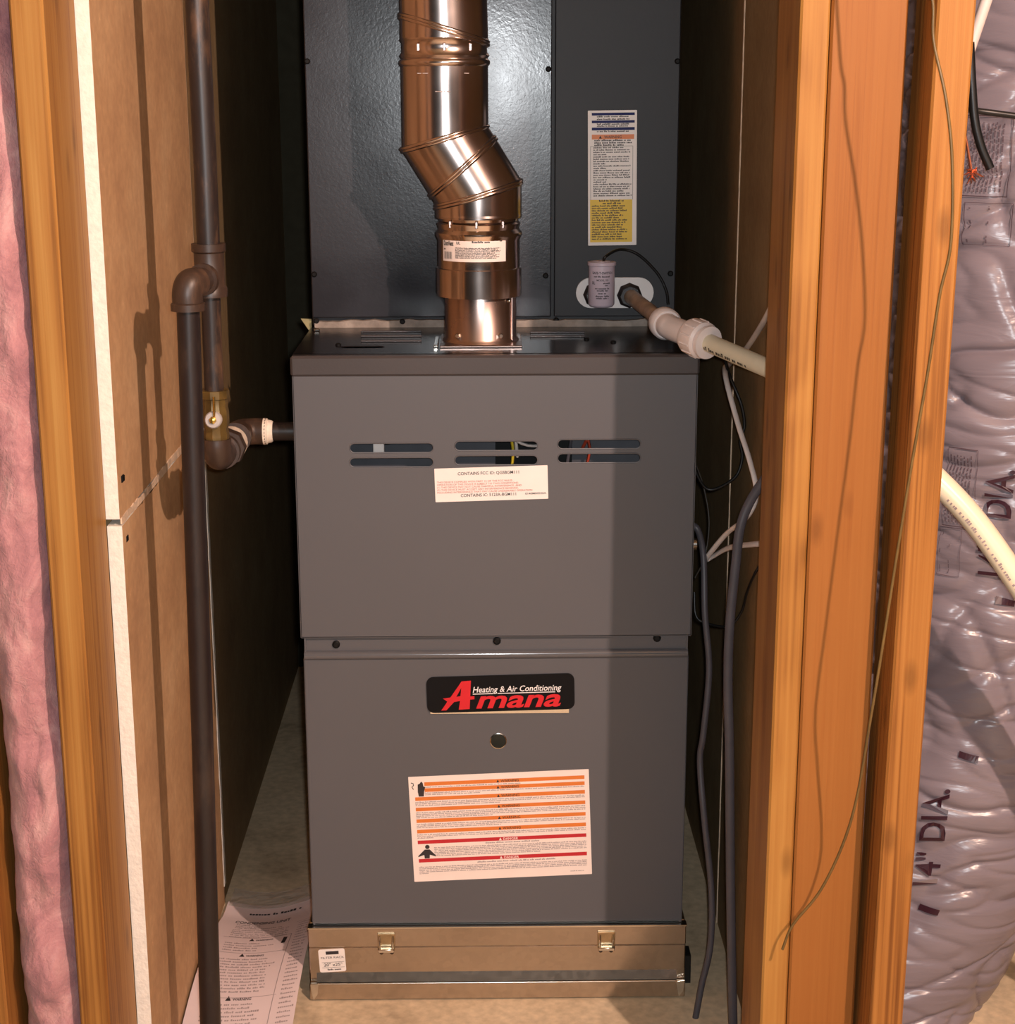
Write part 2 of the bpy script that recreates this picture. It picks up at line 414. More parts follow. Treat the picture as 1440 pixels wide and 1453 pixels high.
def tag(o, label, cat, group=None):
    o['label'] = label; o['category'] = cat
    if group: o['group'] = group
    return o
def thing(name, loc, label, cat, group=None):
    o = bpy.data.objects.new(name, None); COL.objects.link(o); o.location = loc; o.empty_display_size = 0.05
    ORIGIN[o.name] = V(loc)
    return tag(o, label, cat, group)
def struct(o): o['kind'] = 'structure'; return o

class Fr:
    """a flat frame: origin, right, up, outward normal"""
    def __init__(self, o, u, v):
        self.o = V(o); self.u = V(u).normalized(); v = V(v); self.v = (v - self.u * v.dot(self.u)).normalized(); self.n = self.u.cross(self.v)
        if self.n.y > 0.5: self.n = -self.n
    def p(self, x, y, h=0.0): return self.o + self.u * x + self.v * y + self.n * h
def fr_from_px(tl, tr, br, bl, Y):
    """frame, width and height of a flat label whose photo corners lie on the plane y = Y"""
    a, b, c, d = [at(q[0], q[1], 1, Y) for q in (tl, tr, br, bl)]
    u = (b - a) + (c - d); v = (a - d) + (b - c)
    f = Fr((a + b + c + d) / 4, u, v)
    return f, u.length / 2, v.length / 2
def rrect(w, h, r, seg=6, cx=0, cy=0):
    pts = []
    for sx, sy, a0 in ((1, 1, 0), (-1, 1, 90), (-1, -1, 180), (1, -1, 270)):
        for k in range(seg + 1):
            a = math.radians(a0 + 90 * k / seg)
            pts.append((cx + sx * (w / 2 - r) + r * math.cos(a), cy + sy * (h / 2 - r) + r * math.sin(a)))
    return pts
def bez(pts, n=8):
    """Catmull-Rom through points"""
    P = [V(p) for p in pts]; P = [P[0] * 2 - P[1]] + P + [P[-1] * 2 - P[-2]]; out = []
    for i in range(1, len(P) - 2):
        for k in range(n):
            t = k / n
            out.append(0.5 * ((2 * P[i]) + (P[i + 1] - P[i - 1]) * t + (2 * P[i - 1] - 5 * P[i] + 4 * P[i + 1] - P[i + 2]) * t * t + (3 * P[i] - P[i - 1] - 3 * P[i + 1] + P[i + 2]) * t ** 3))
    out.append(P[-2]); return out

_txt = {}
def text_mesh(s, bold=0.0, shear=0.0):
    key = (s, bold, shear)
    if key not in _txt:
        cu = bpy.data.curves.new('t', 'FONT'); cu.body = s; cu.size = 1.0; cu.offset = bold; cu.shear = shear; cu.resolution_u = 3
        ob = bpy.data.objects.new('t', cu); COL.objects.link(ob)
        bpy.context.view_layer.update()
        me = bpy.data.meshes.new_from_object(ob.evaluated_get(bpy.context.evaluated_depsgraph_get()))
        vs = [(p.co.x, p.co.y) for p in me.vertices]; fs = [tuple(p.vertices) for p in me.polygons]
        bpy.data.objects.remove(ob); bpy.data.curves.remove(cu); bpy.data.meshes.remove(me)
        _txt[key] = (vs, fs)
    return _txt[key]
def text(mb, pf, s, x, y, cap, width=None, align='L', bold=0.0, shear=0.0, h=0.0012, mi=0):
    """flat lettering: cap-height `cap`, optional exact width; pf(x, y, h) -> world point"""
    vs, fs = text_mesh(s, bold, shear)
    if not vs: return
    x0 = min(a for a, b in vs); x1 = max(a for a, b in vs)
    k = cap / 0.70; kx = k if width is None else width / (x1 - x0)
    w = (x1 - x0) * kx
    ox = x - {'L': 0, 'C': w / 2, 'R': w}[align]
    mb.add([pf(ox + (a - x0) * kx, y + b * k, h) for a, b in vs], fs, mi)
def fine(mb, pf, x0, x1, y, hgt, fill=1.0, h=0.0011, mi=0, wl=(2, 9)):
    """a line of illegible small print: letter-sized strokes gathered in words"""
    x = x0; end = x0 + (x1 - x0) * fill
    while x < end:
        for _ in range(random.randint(*wl)):
            w = hgt * random.uniform(0.38, 0.62); t = hgt * random.choice((0.66, 0.66, 0.72, 1.0)); 
            if x + w > end: break
            mb.add([pf(x, y, h), pf(x + w, y, h), pf(x + w, y + t, h), pf(x, y + t, h)], [(0, 1, 2, 3)], mi)
            x += w + hgt * 0.16
        x += hgt * 0.55
def rect(mb, pf, x0, y0, x1, y1, h=0.0009, mi=0):
    mb.add([pf(x0, y0, h), pf(x1, y0, h), pf(x1, y1, h), pf(x0, y1, h)], [(0, 1, 2, 3)], mi)
def screw(name, c, nrm, r, mat, parent, hgt=0.003, seg=10):
    return MB().lathe(V(c), nrm, [(0, r), (hgt * 0.55, r), (hgt, r * 0.6), (hgt, 0.0005)], seg).build(name, mat, parent, smooth=40)

# ------------------------------------------------------------------ the setting
struct(MB().box((-3, -3.5, -0.1), (3, 1.6, 0)).build('floor', 'concrete'))
XL, XR = -0.44, 0.348
paperfn = lambda n, c: 0 if abs(n.x) > 0.7 else 1
wl = struct(MB().box((XL - 0.060, -0.24, 0), (XL - 0.0165, 1.47, 2.4)).build('wall_left', 'kraft_paper_shaded'))
def panel(lo, hi, parent, m='kraft_paper'):
    return MB().box(lo, hi).build('drywall_panel', [m, 'gypsum'], parent, matfn=paperfn)
panel((XL - 0.016, -0.290, 0.792), (XL, 0.308, 2.4), wl)
panel((XL - 0.016, -0.287, 0.0), (XL + 0.0015, 0.306, 0.783), wl)
panel((XL - 0.016, 0.3085, 0.0), (XL, 1.45, 2.4), wl, 'kraft_paper_shaded')
def ragged(name, mat, parent, pts, w0, w1, across, step=1):
    """torn paper ribbon along a polyline lying on a wall"""
    P = bez(pts, 14); mb = MB(); vs = []; a = V(across)
    for p in P:
        wa = random.uniform(w0, w1); wb = random.uniform(w0, w1)
        vs += [p - a * wa, p + a * wb, p + a * wb + nrm_off, p - a * wa + nrm_off]
    n = len(P); fs = []
    for i in range(n - 1):
        for k in range(4): fs.append((i * 4 + k, i * 4 + (k + 1) % 4, (i + 1) * 4 + (k + 1) % 4, (i + 1) * 4 + k))
    fs += [(0, 1, 2, 3), tuple((n - 1) * 4 + k for k in (3, 2, 1, 0))]
    return mb.add(vs, fs).build(name, mat, parent)
nrm_off = V((0.002, 0, 0))
ragged('torn_seam', 'torn_paper', wl, [(XL - 0.0005, -0.285, 0.789), (XL - 0.0005, -0.12, 0.786), (XL - 0.0005, 0.05, 0.789), (XL - 0.0005, 0.30, 0.787)], 0.003, 0.0065, (0, 0, 1))
nrm_off = V((0.003, 0, 0))
ragged('joint_edge', 'gypsum', wl, [(XL, 0.306, 0.03), (XL, 0.309, 0.25), (XL, 0.306, 0.5), (XL, 0.305, 0.8)], 0.005, 0.009, (0, 1, 0))
wr = struct(MB().box((XR + 0.0165, -0.25, 0), (XR + 0.034, 1.47, 2.4)).build('wall_right', 'kraft_paper_shaded'))
panel((XR, -0.262, 0.0), (XR + 0.016, 0.222, 2.4), wr, 'kraft_paper_shaded')
panel((XR, 0.2255, 0.0), (XR + 0.016, 1.45, 2.4), wr, 'kraft_paper_shaded')
nrm_off = V((-0.002, 0, 0))
ragged('joint_edge', 'torn_paper', wr, [(XR + 0.0005, 0.2238, z) for z in (0.0, 0.3, 0.6, 0.9, 1.1, 1.25, 1.5)], 0.0008, 0.0035, (0, 1, 0))
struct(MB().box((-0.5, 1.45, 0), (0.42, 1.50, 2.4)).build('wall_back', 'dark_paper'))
struct(MB().box((-3, 1.60, 0), (3, 1.66, 2.46)).build('wall_far', 'concrete'))
struct(MB().box((-3, -3.5, 2.46), (3, 1.6, 2.5)).build('ceiling', 'kraft_paper_shaded'))

for px, py in ((174.5, 679), (180, 764)):
    p = at(px, py, 0, XL + .001); MB().box((XL - .003, p.y - .006, p.z - .004), (XL + .0022, p.y + .006, p.z + .004), .001).build('nail_head', 'black_steel', wl)

# ------------------------------------------------------------------ framing lumber
def stud(name, label, mat, bot, top, wx, wy, bev=0.0025):
    """upright board: front-face centre line from bot to top (x, y of the FRONT face), slight lean allowed"""
    b, t = V(bot), V(top)
    def xf(p):
        k = (p.z - b.z) / (t.z - b.z); q = b.lerp(t, k); return V((p.x + q.x, p.y + q.y, p.z))
    mb = MB().box((-wx / 2, 0, b.z), (wx / 2, wy, t.z), bev, xf)
    return tag(mb.build(name, mat, origin=(b.x, b.y + wy / 2, 0), smooth=20), label, 'lumber')
stud('wood_stud', 'pale wooden stud between pink insulation and the white drywall edge', 'fir_pale', (-0.4725, -0.43, 0), (-0.4725, -0.43, 2.4), 0.0345, 0.138)
stud('wood_stud', 'wooden stud at the lower left corner, left of the pink insulation', 'fir_left_side', (-0.592, -0.43, 0), (-0.610, -0.43, 2.4), 0.040, 0.138)
# opening of the closet, right side: trimmer stud, flat board beside it, ringed stud in front
def edge(pa, pb, Y):
    """vertical-ish line through two photo points on plane y = Y, extended to floor and 2.4 m"""
    a, b = at(pa[0], pa[1], 1, Y), at(pb[0], pb[1], 1, Y)
    f = lambda z: a + (b - a) * ((z - a.z) / (b.z - a.z))
    return f(0.0), f(2.4)
e0, e1 = edge((1158, 0), (1097, 1453), -0.40)
stud('wood_stud', 'pale yellow trimmer stud right of the furnace, nearest to the closet opening', 'fir_yellow', (e0.x, -0.40, 0), (e1.x, -0.40, 2.4), 0.0310, 0.135)
stud('wood_board', 'wide orange board facing out, between trimmer stud and ringed stud', 'fir_orange', (e0.x + 0.0160 + 0.0395, -0.403, 0), (e1.x + 0.0160 + 0.0395, -0.403, 2.4), 0.079, 0.030)
e0, e1 = edge((1358.5, 0), (1257, 1453), -0.457)
stud('wood_stud', 'ringed wooden stud beside the grey duct, with a thin wire hanging before it', 'fir_ringed', (e0.x, -0.457, 0), (e1.x, -0.457, 2.4), 0.0385, 0.089)

# pink insulation batt
def insulation():
    mb = MB(); nx, nz = 26, 300; x0, x1, z0, z1 = -0.566, -0.4935, 0.0, 2.4; vs = []; fs = []
    for j in range(nz + 1):
        for i in range(nx + 1):
            u = i / nx; z = z0 + (z1 - z0) * j / nz; x = x0 + (x1 - x0) * u
            b = 0.034 * (1 - abs(2 * u - 1) ** 3)
            q = V((x * 9, 3.1, z * 6))
            d = 0.026 * noise.noise(q * .7) + 0.014 * noise.noise(q * 2.1) + 0.006 * noise.noise(q * 5.0) + .003 * noise.noise(q * 14)
            vs.append(V((x + 0.004 * noise.noise(q * 4 + V((5, 0, 0))), -0.395 - b - d, z)))
    for j in range(nz):
        for i in range(nx):
            a = j * (nx + 1) + i; fs.append((a, a + 1, a + nx + 2, a + nx + 1))
    k = len(vs)
    for j in range(nz + 1):          # flat back of the batt
        for i in (0, nx): vs.append(V((x0 + (x1 - x0) * i / nx, -0.30, z0 + (z1 - z0) * j / nz)))
    for j in range(nz):
        a, b = k + j * 2, k + (j + 1) * 2
        fs += [(a, a + 1, b + 1, b), (a, b, (j + 1) * (nx + 1), j * (nx + 1)), (a + 1, j * (nx + 1) + nx, (j + 1) * (nx + 1) + nx, b + 1)]
    fs += [tuple(range(nx + 1)) + (k + 1, k), tuple(range(nz * (nx + 1), (nz + 1) * (nx + 1))) + (k + nz * 2 + 1, k + nz * 2)]
    o = mb.add(vs, fs).build('insulation_batt', 'pink_fiberglass', origin=(-0.53, -0.36, 0), smooth=180)
    tag(o, 'fluffy pink fiberglass insulation batt beside the left stud', 'insulation')
insulation()

# ------------------------------------------------------------------ furnace
W = 0.2665; HT = 0.9376; HB = 0.1164
F = thing('gas_furnace', (0, 0.35, HB), 'tall grey-brown gas furnace with red and black brand badge', 'furnace')
mb = MB()
for s in (-1, 1): mb.box((s * (W - 0.0045) - 0.0012, 0.004, HB), (s * (W - 0.0045) + 0.0012, 0.74, HT - 0.003))
mb.box((-W + 0.004, 0.738, HB), (W - 0.004, 0.74, HT - 0.003)); mb.box((-W + 0.004, 0.022, HB), (W - 0.004, 0.738, HB + 0.002))
mb.build('cabinet', 'furnace_paint', F)
MB().box((-W + 0.006, 0.100, HB + 0.003), (W - 0.006, 0.104, HT - 0.05)).build('partition', 'black_steel', F)
front = Fr((0, 0, 0), (1, 0, 0), (0, 0, 1))
def stadium(cx, cz, w, h, seg=8):
    r = h / 2; pts = []
    for k in range(seg + 1):
        a = -math.pi / 2 + math.pi * k / seg; pts.append((cx + w / 2 - r + r * math.cos(a), cz + r * math.sin(a)))
    for k in range(seg + 1):
        a = math.pi / 2 + math.pi * k / seg; pts.append((cx - w / 2 + r + r * math.cos(a), cz + r * math.sin(a)))
    return pts
def sheet_with_holes(mb, fr, outer, holes, h_front, h_back):
    """panel pierced by holes, with thickness"""
    loops = [outer] + holes; flat = [p for l in loops for p in l]
    tris = tessellate_polygon([[V((x, y, 0)) for x, y in l] for l in loops])
    n = len(flat)
    vs = [fr.p(x, y, h_front) for x, y in flat] + [fr.p(x, y, h_back) for x, y in flat]
    fs = [tuple(t) for t in tris] + [tuple(i + n for i in reversed(t)) for t in tris]
    k = 0
    for l in loops:
        m = len(l)
        for i in range(m): fs.append((k + i, k + (i + 1) % m, n + k + (i + 1) % m, n + k + i))
        k += m
    mb.add(vs, fs)
slots = []
for x0, x1, ya, yb in ((496, 615, 635.5, 656), (645, 763, 632.5, 653), (791, 909, 630, 650)):
    for yy in (ya, yb):
        a, b = at(x0, yy, 1, 0), at(x1, yy, 1, 0)
        slots.append(stadium((a.x + b.x) / 2, (a.z + b.z) / 2, (b - a).length, 0.0128))
z_lip = at(700, 533, 1, 0).z; z_ud = at(700, 903, 1, 0).z; z_ld = at(700, 934, 1, 0).z
mb = MB(); sheet_with_holes(mb, front, [(-W, z_ud), (W, z_ud), (W, z_lip + 0.006), (-W, z_lip + 0.006)], slots, 0.0, -0.0015)
up = mb.build('upper_door', 'furnace_paint', F)
mb = MB()
for s in (-1, 1): mb.box((s * W - 0.0008, 0.0, z_ud), (s * W + 0.0008, 0.030, z_lip))
mb.box((-W, 0.0, z_ud - 0.0008), (W, 0.020, z_ud + 0.0008)).build('folded_edge', 'furnace_paint', up)
mb = MB()
for s in slots:                       # rolled rims of the louvre slots
    mb.tube([front.p(x, y, 0.0) for x, y in s] + [front.p(*s[0], 0.0)], 0.0009, 5, cap=False)
mb.build('slot_rim', 'furnace_paint', up, smooth=60)
# behind the slots
MB().box((-0.23, 0.070, 0.76), (-0.085, 0.074, 0.88)).build('burner_shield', 'inner_steel', F)
MB().box((-0.060, 0.070, 0.76), (0.000, 0.074, 0.88)).build('burner_shield', 'inner_steel', F)
MB().box((0.105, 0.065, 0.76), (0.24, 0.069, 0.88)).build('burner_shield', 'inner_steel', F)
MB().box((-0.165, 0.030, 0.800), (-0.150, 0.050, 0.815), 0.001).build('terminal', 'plate_white', F)
MB().box((0.160, 0.030, 0.819), (0.184, 0.040, 0.832), 0.001).build('terminal', 'plate_white', F)
MB().lathe((-0.148, 0.06, 0.825), (0, -1, 0), [(0, 0.017), (0.012, 0.017), (0.013, 0.012)], 20).build('pressure_switch', 'cable_black', F, smooth=40)
for k, (m, pts) in enumerate([('wire_yellow', [(0.010, 0.05, 0.86), (0.018, 0.04, 0.83), (0.024, 0.045, 0.80), (0.020, 0.05, 0.76)]),
                              ('cable_white', [(0.022, 0.05, 0.86), (0.026, 0.045, 0.83), (0.030, 0.05, 0.79)]),
                              ('wire_red', [(0.085, 0.05, 0.86), (0.112, 0.04, 0.835), (0.128, 0.045, 0.805), (0.120, 0.05, 0.76)]),
                              ('wire_red', [(0.140, 0.05, 0.86), (0.130, 0.04, 0.83), (0.118, 0.05, 0.80)]),
                              ('cable_grey', [(0.10, 0.045, 0.85), (0.104, 0.04, 0.83), (0.098, 0.05, 0.78)]),
                              ('cable_white', [(-0.02, 0.05, 0.85), (0.035, 0.035, 0.812), (0.070, 0.04, 0.806), (0.078, 0.05, 0.78)])]):
    MB().tube(bez(pts, 5), 0.0022, 6).build('control_wire', m, F, smooth=60)
# top cap: front lip and top plate
mb = MB()
mb.box((-W - 0.0025, -0.0035, z_lip), (W + 0.0025, 0.02, HT), 0.003)
mb.build('top_lip', 'cap_paint', F, smooth=30)
def top_plate():
    fr = Fr((0, 0, HT), (1, 0, 0), (0, 1, 0)); fr.n = V((0, 0, 1))
    holes = []
    def slot(pxa, pxb, py, w):
        a, b = at(pxa, py, 2, HT), at(pxb, py, 2, HT); holes.append(stadium((a.x + b.x) / 2, a.y, b.x - a.x, w, 4))
    for y in (472, 478.5, 485.5): slot(512, 598, y, 0.012); 
    for y in (473, 479): slot(752, 830, y, 0.012)
    slot(482, 546, 492.5, 0.022)
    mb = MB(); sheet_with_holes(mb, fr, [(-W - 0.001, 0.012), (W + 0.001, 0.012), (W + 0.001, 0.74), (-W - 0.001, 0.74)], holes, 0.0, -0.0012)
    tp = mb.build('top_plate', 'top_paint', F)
    mb = MB()
    for h in holes[:5]:
        xs = [p[0] for p in h]; y = h[0][1]
        MB().box((min(xs), y + 0.004, HT), (max(xs), y + 0.007, HT + 0.003), 0.0008).build('louvre_lip', 'cap_paint', tp)
    MB().box((-0.25, 0.03, HT - 0.05), (0.25, 0.26, HT - 0.046)).build('dark_backing', 'dark_void', F)  # added near-black sheet: the dark inside the louvre holes put into colour
top_plate()
for px, py in ((446, 468), (480, 490), (832, 482), (870, 486)):
    p = at(px, py, 2, HT); screw('screw', p, (0, 0, 1), 0.004, 'black_steel', F)
p = at(450, 470, 2, HT); MB().box((p.x - 0.004, p.y - 0.004, HT), (p.x + 0.004, p.y + 0.004, HT + 0.004), 0.001).build('bright_clip', 'chrome', F)
# middle rail, ridge, lower door
MB().box((-W + 0.003, 0.007, z_ld - 0.01), (W - 0.003, 0.024, z_ud + 0.006)).build('middle_rail', 'furnace_paint', F)
ld = MB().box((-W + 0.0015, 0.0045, HB + 0.001), (W - 0.0015, 0.022, z_ld), 0.0012).build('lower_door', 'furnace_paint', F)
MB().tube([(-W + 0.003, 0.006, z_ld + 0.004), (W - 0.003, 0.006, z_ld + 0.004)], 0.0062, 20).build('rolled_ridge', 'ridge_gloss', ld, smooth=60)
for px, py in ((477, 914), (705, 909), (932, 905)):
    p = at(px, py, 1, 0.007); screw('screw', p, (0, -1, 0), 0.0055, 'black_steel', F, 0.004)
MB().box((-W + 0.002, 0.0075, HB - 0.001), (W - 0.002, 0.02, HB + 0.006)).build('bottom_gasket', 'cable_black', F)
# sight glass
p = at(707, 1051, 1, 0.0045)
sg = MB().lathe(p, (0, -1, 0), [(-0.002, 0.0118), (0.0012, 0.0118), (0.0018, 0.0105), (0.0006, 0.0100)], 32, cap=False).build('sight_glass', 'chrome', F, smooth=40)
MB().lathe(p, (0, -1, 0), [(-0.001, 0.0102), (0.0006, 0.0100), (0.0010, 0.006), (0.0011, 0.0002)], 28).build('lens', 'sight_glass', sg, smooth=60)

# badge
YD = 0.0045
fb, bw, bh = fr_from_px((605, 961), (814, 954.5), (816, 1005.5), (606, 1011), YD)
bd = MB().prism(fb, rrect(bw, bh, 0.010), -0.0005, 0.0022).build('brand_badge', 'badge_black', F, smooth=30)
mb = MB(); H = 0.0027
s_ = bw / 210.0                                    # metres per photo pixel on the badge
X = lambda px: (px - 710.5) * s_
Zb = lambda py: (983 - py) * s_
# slanted capital with a heavy right stem and a swash to the left, then the wide lower-case letters
Lp = lambda q: [(X(626.5 + (x - 290) * .1944), Zb(961.5 + (y - 108) * .1944 - (x - 290) * .004)) for x, y in q]
for q in ([(440, 120), (508, 118), (492, 336), (412, 338), (424, 270), (380, 276), (322, 338), (284, 338)], ):
    mb.prism(fb, Lp(q), 0.0022, H)
mb.prism(fb, Lp([(300, 246), (360, 240), (352, 300), (330, 302), (318, 292), (330, 270)]), 0.0022, H + .0001)
mb.prism(fb, Lp([(488, 240), (530, 238), (528, 262), (486, 264)]), 0.0022, H + .0001)
text(mb, fb.p, 'mana', X(675), Zb(1004), 26 * s_, width=121 * s_, bold=0.022, shear=0.26, h=H)
mb.build('brand_lettering', 'badge_red', bd, recalc=False)
MB().prism(fb, Lp([(436, 170), (428, 232), (398, 236)]), 0.0022, H + .0004).build('letter_counter', 'badge_black', bd)
mb = MB(); text(mb, fb.p, 'Heating & Air Conditioning', X(671), Zb(980.5), 8.6 * s_, width=126 * s_, bold=0.010, shear=0.22, h=H)
rect(mb, fb.p, X(671), Zb(983.4), X(700), Zb(982.2), H); rect(mb, fb.p, X(706), Zb(983.4), X(788), Zb(982.2), H)
mb.build('tagline_lettering', 'badge_white', bd, recalc=False)
MB().box(fb.p(-bw * 0.48, -bh / 2 - 0.0012, -0.001), fb.p(bw * 0.46, -bh / 2 + 0.0002, 0.002)).build('badge_edge', 'chrome', bd)

# FCC label
fl, lw, lh = fr_from_px((616.5, 665), (777, 660), (777.5, 707.5), (617.5, 712.5), 0.0)
lab = MB().prism(fl, rrect(lw, lh, 0.0005, 1), -0.0003, 0.0006).build('fcc_label', 'label_white', F)
k = lw / 514.0; LX = lambda x: (x - 697) * k; LY = lambda y: (274 - y) * k
for a_ in (('CONTAINS FCC ID: QGSBGM111', LX(546), LY(229), 14 * k, 278 * k), ('CONTAINS IC: 5123A-BGM111', LX(556), LY(331), 14 * k, 252 * k), ('0140M00520A', LX(850), LY(329), 9 * k, 95 * k)):
    mb = MB(); text(mb, fl.p, *a_, bold=0.004); mb.build('heading_lettering', 'ink', lab, recalc=False)
mb = MB()
for i, (s, w) in enumerate((('THIS DEVICE COMPLIES WITH PART 15 OF THE FCC RULES', 342), ('OPERATION OF THIS DEVICE IS SUBJECT TO TWO CONDITIONS:', 370),
                            ('(1) THIS DEVICE MAY NOT CAUSE HARMFUL INTERFERENCE, AND', 384), ('(2) THIS DEVICE MUST ACCEPT ANY INTERFERENCE RECEIVED,', 370),
                            ('INCLUDING INTERFERENCE THAT MAY CAUSE UNDESIRABLE OPERATION', 432))):
    mb = MB(); text(mb, fl.p, s, LX(450), LY(264 + i * 12), 8.2 * k, width=w * k); mb.build('text_lettering', 'ink_red', lab, recalc=False)

# big warning label
fw, lw, lh = fr_from_px((581, 1103), (836.5, 1090.5), (838.5, 1240.5), (586, 1250.5), YD)
lab = MB().prism(fw, rrect(lw, lh, 0.0005, 1), -0.0003, 0.0006).build('warning_label', 'label_pink', F)
x0, x1 = -lw * 0.468, lw * 0.475
ztop = lh / 2
Y_ = lambda t: ztop - t * lh                      # t = 0 top, 1 bottom
bars = [(0.055, 'o', 1), (0.112, 'o', 1), (0.193, 'o', 0), (0.292, 'o', 0), (0.402, 'o', 0), (0.502, 'o', 0), (0.605, 'r', 0), (0.782, 'r', 0)]
bt = 0.034
for t, kk, short in bars:
    mb = MB(); xa = x0 + (0.055 * lw if short else 0)
    rect(mb, fw.p, xa, Y_(t + bt), x1, Y_(t), 0.0008)
    st = mb.build('stripe', 'print_orange' if kk == 'o' else 'print_red', lab, recalc=False)
    mb = MB(); cx = 0.01 * lw
    mb.add([fw.p(cx - 0.006, Y_(t + bt * 0.9), 0.001), fw.p(cx - 0.002, Y_(t + bt * 0.9), 0.001), fw.p(cx - 0.004, Y_(t + bt * 0.1), 0.001)], [(0, 1, 2)])
    text(mb, fw.p, 'WARNING' if kk == 'o' else 'DANGER', cx, Y_(t + bt * 0.85), bt * lh * 0.68, bold=0.012, h=0.001)
    mb.build('signal_word', 'ink' if kk == 'o' else 'label_pink', st, recalc=False)
mb = MB(); hh = 0.0017
def para(ta, n, xa=x0, xb=x1, last=0.6, dt=0.0155):
    for i in range(n): fine(mb, fw.p, xa, xb, Y_(ta + (i + 1) * dt), hh, last if i == n - 1 else 1.0, 0.0009)
para(0.090, 1, x0 + 0.055 * lw); para(0.146, 2, x0 + 0.055 * lw, last=0.35); para(0.230, 3, last=0.5); para(0.330, 4, last=0.45)
para(0.440, 3, last=0.5); para(0.540, 3, last=0.1); para(0.668, 6, x0 + 0.09 * lw, last=0.7); para(0.85, 5, last=0.06)
fine(mb, fw.p, -0.09 * lw, 0.22 * lw, Y_(0.66), 0.0022, 1, 0.0009); fine(mb, fw.p, -0.14 * lw, 0.30 * lw, Y_(0.84), 0.0022, 1, 0.0009)
fine(mb, fw.p, 0.38 * lw, 0.46 * lw, Y_(0.965), 0.0016, 1, 0.0009)
mb.build('fine_print', 'ink_soft', lab, recalc=False, kind='stuff')
mb = MB(); cx = x0 + 0.035 * lw; cy = Y_(0.112)      # hand-and-flame pictogram
mb.prism(fw, [(cx - .0035, cy - .012), (cx + .0035, cy - .012), (cx + .0042, cy - .005), (cx + .0062, cy + .002), (cx + .0036, cy + .003), (cx + .003, cy + .008), (cx + .0008, cy + .0105), (cx - .0012, cy + .0075), (cx - .0042, cy + .006), (cx - .0046, cy - .005)], 0.0006, 0.0010)
mb.tube([fw.p(cx - .0135, cy + .009, .0009), fw.p(cx - .0105, cy + .008, .0009), fw.p(cx - .0100, cy + .005, .0009), fw.p(cx - .0125, cy + .003, .0009), fw.p(cx - .0105, cy - .001, .0009)], 0.0006, 5)
mb.build('hand_pictogram', 'ink', lab)
mb = MB(); cx = x0 + 0.048 * lw; cy = Y_(0.722)      # person-with-arms-out pictogram
mb.lathe(fw.p(cx + .001, cy + .0085, .0006), fw.n, [(0, .0032), (.0004, .0032)], 14)
mb.prism(fw, [(cx - .0125, cy - .005), (cx - .0125, cy - .0065), (cx - .0040, cy - .0035), (cx - .0035, cy - .009), (cx + .0035, cy - .009), (cx + .0040, cy - .0035), (cx + .0125, cy - .0065), (cx + .0125, cy - .005), (cx + .004, cy + .0045), (cx - .003, cy + .0045)], 0.0006, 0.0010)
mb.build('person_pictogram', 'ink', lab)

# ------------------------------------------------------------------ filter rack under the furnace
R_ = thing('filter_rack', (0, 0.35, 0), 'galvanized filter rack with two latches under the furnace', 'filter rack')
WR = 0.2705
MB().box((-WR, 0.012, 0.001), (WR, 0.72, HB - 0.001), 0.002).build('rack_body', 'galvanized', R_)
MB().box((-WR, -0.001, 0.083), (WR, 0.014, 0.1135), 0.0012).build('top_rail', 'galvanized', R_)
MB().box((-WR - 0.001, -0.004, 0.1125), (WR + 0.001, 0.012, 0.1150), 0.0008).build('bright_edge', 'chrome', R_)
dr = MB().box((-WR, 0.002, 0.018), (WR, 0.0135, 0.0815), 0.0012).build('access_door', 'galvanized', R_)
MB().add([(-WR + .010, -.0025, .0285), (WR - .012, -.0025, .0285), (WR - .012, .0030, .0450), (-WR + .010, .0030, .0450), (-WR + .010, .004, .0285), (WR - .012, .004, .0285), (WR - .012, .004, .0455), (-WR + .010, .004, .0455)],
         [(0, 1, 2, 3), (4, 5, 6, 7), (0, 1, 5, 4), (2, 3, 7, 6), (0, 3, 7, 4), (1, 2, 6, 5)]).build('reflection_strip', 'galvanized', dr)  # made-up tilted strip, shaped to give the door a dark reflected band
MB().tube([(-WR + .012, -.0052, .0276), (WR - .014, -.0052, .0276)], .0011, 8).build('glint_line', 'chrome', dr, smooth=60)  # chrome line added to stand in for light caught on the flange edge
MB().box((-WR, -0.0055, 0.002), (WR, 0.001, 0.0275), 0.0012).build('bottom_flange', 'galvanized', R_)
for s in (-1, 1):
    MB().prism(Fr((s * (WR - 0.007), -0.0058, 0.016), (1, 0, 0), (0, 0, 1)), [(-.006, .011), (.006, .013), (.004, -.004), (-.002, -.013)], 0, 0.0012).build('corner_tab', 'chrome', R_)
MB().box((WR + 0.0005, 0.035, 0.001), (WR + 0.013, 0.065, 0.045)).build('side_shim', 'cable_black', R_)
for px in (548, 860):
    p = at(px, 1329, 1, -0.001)
    la = MB().box((p.x - .0125, -0.0045, 0.079), (p.x + .0125, -0.0008, 0.105), 0.0008).build('latch', 'nickel_latch', R_)
    mb = MB().tube([(p.x - .0095, -.0045, .101), (p.x - .0095, -.010, .096), (p.x - .0085, -.0105, .0835), (p.x + .0085, -.0105, .0835), (p.x + .0095, -.010, .096), (p.x + .0095, -.0045, .101)], 0.0016, 8)
    mb.box((p.x - .0115, -.0125, .0795), (p.x + .0115, -.005, .0850), .001)
    mb.build('latch_bail', 'chrome', la, smooth=40)
    for s in (-1, 1):
        screw('rivet', (p.x + s * .0075, 0.002, 0.0730), (0, -1, 0), 0.0030, 'fitting_iron', la, 0.0015)
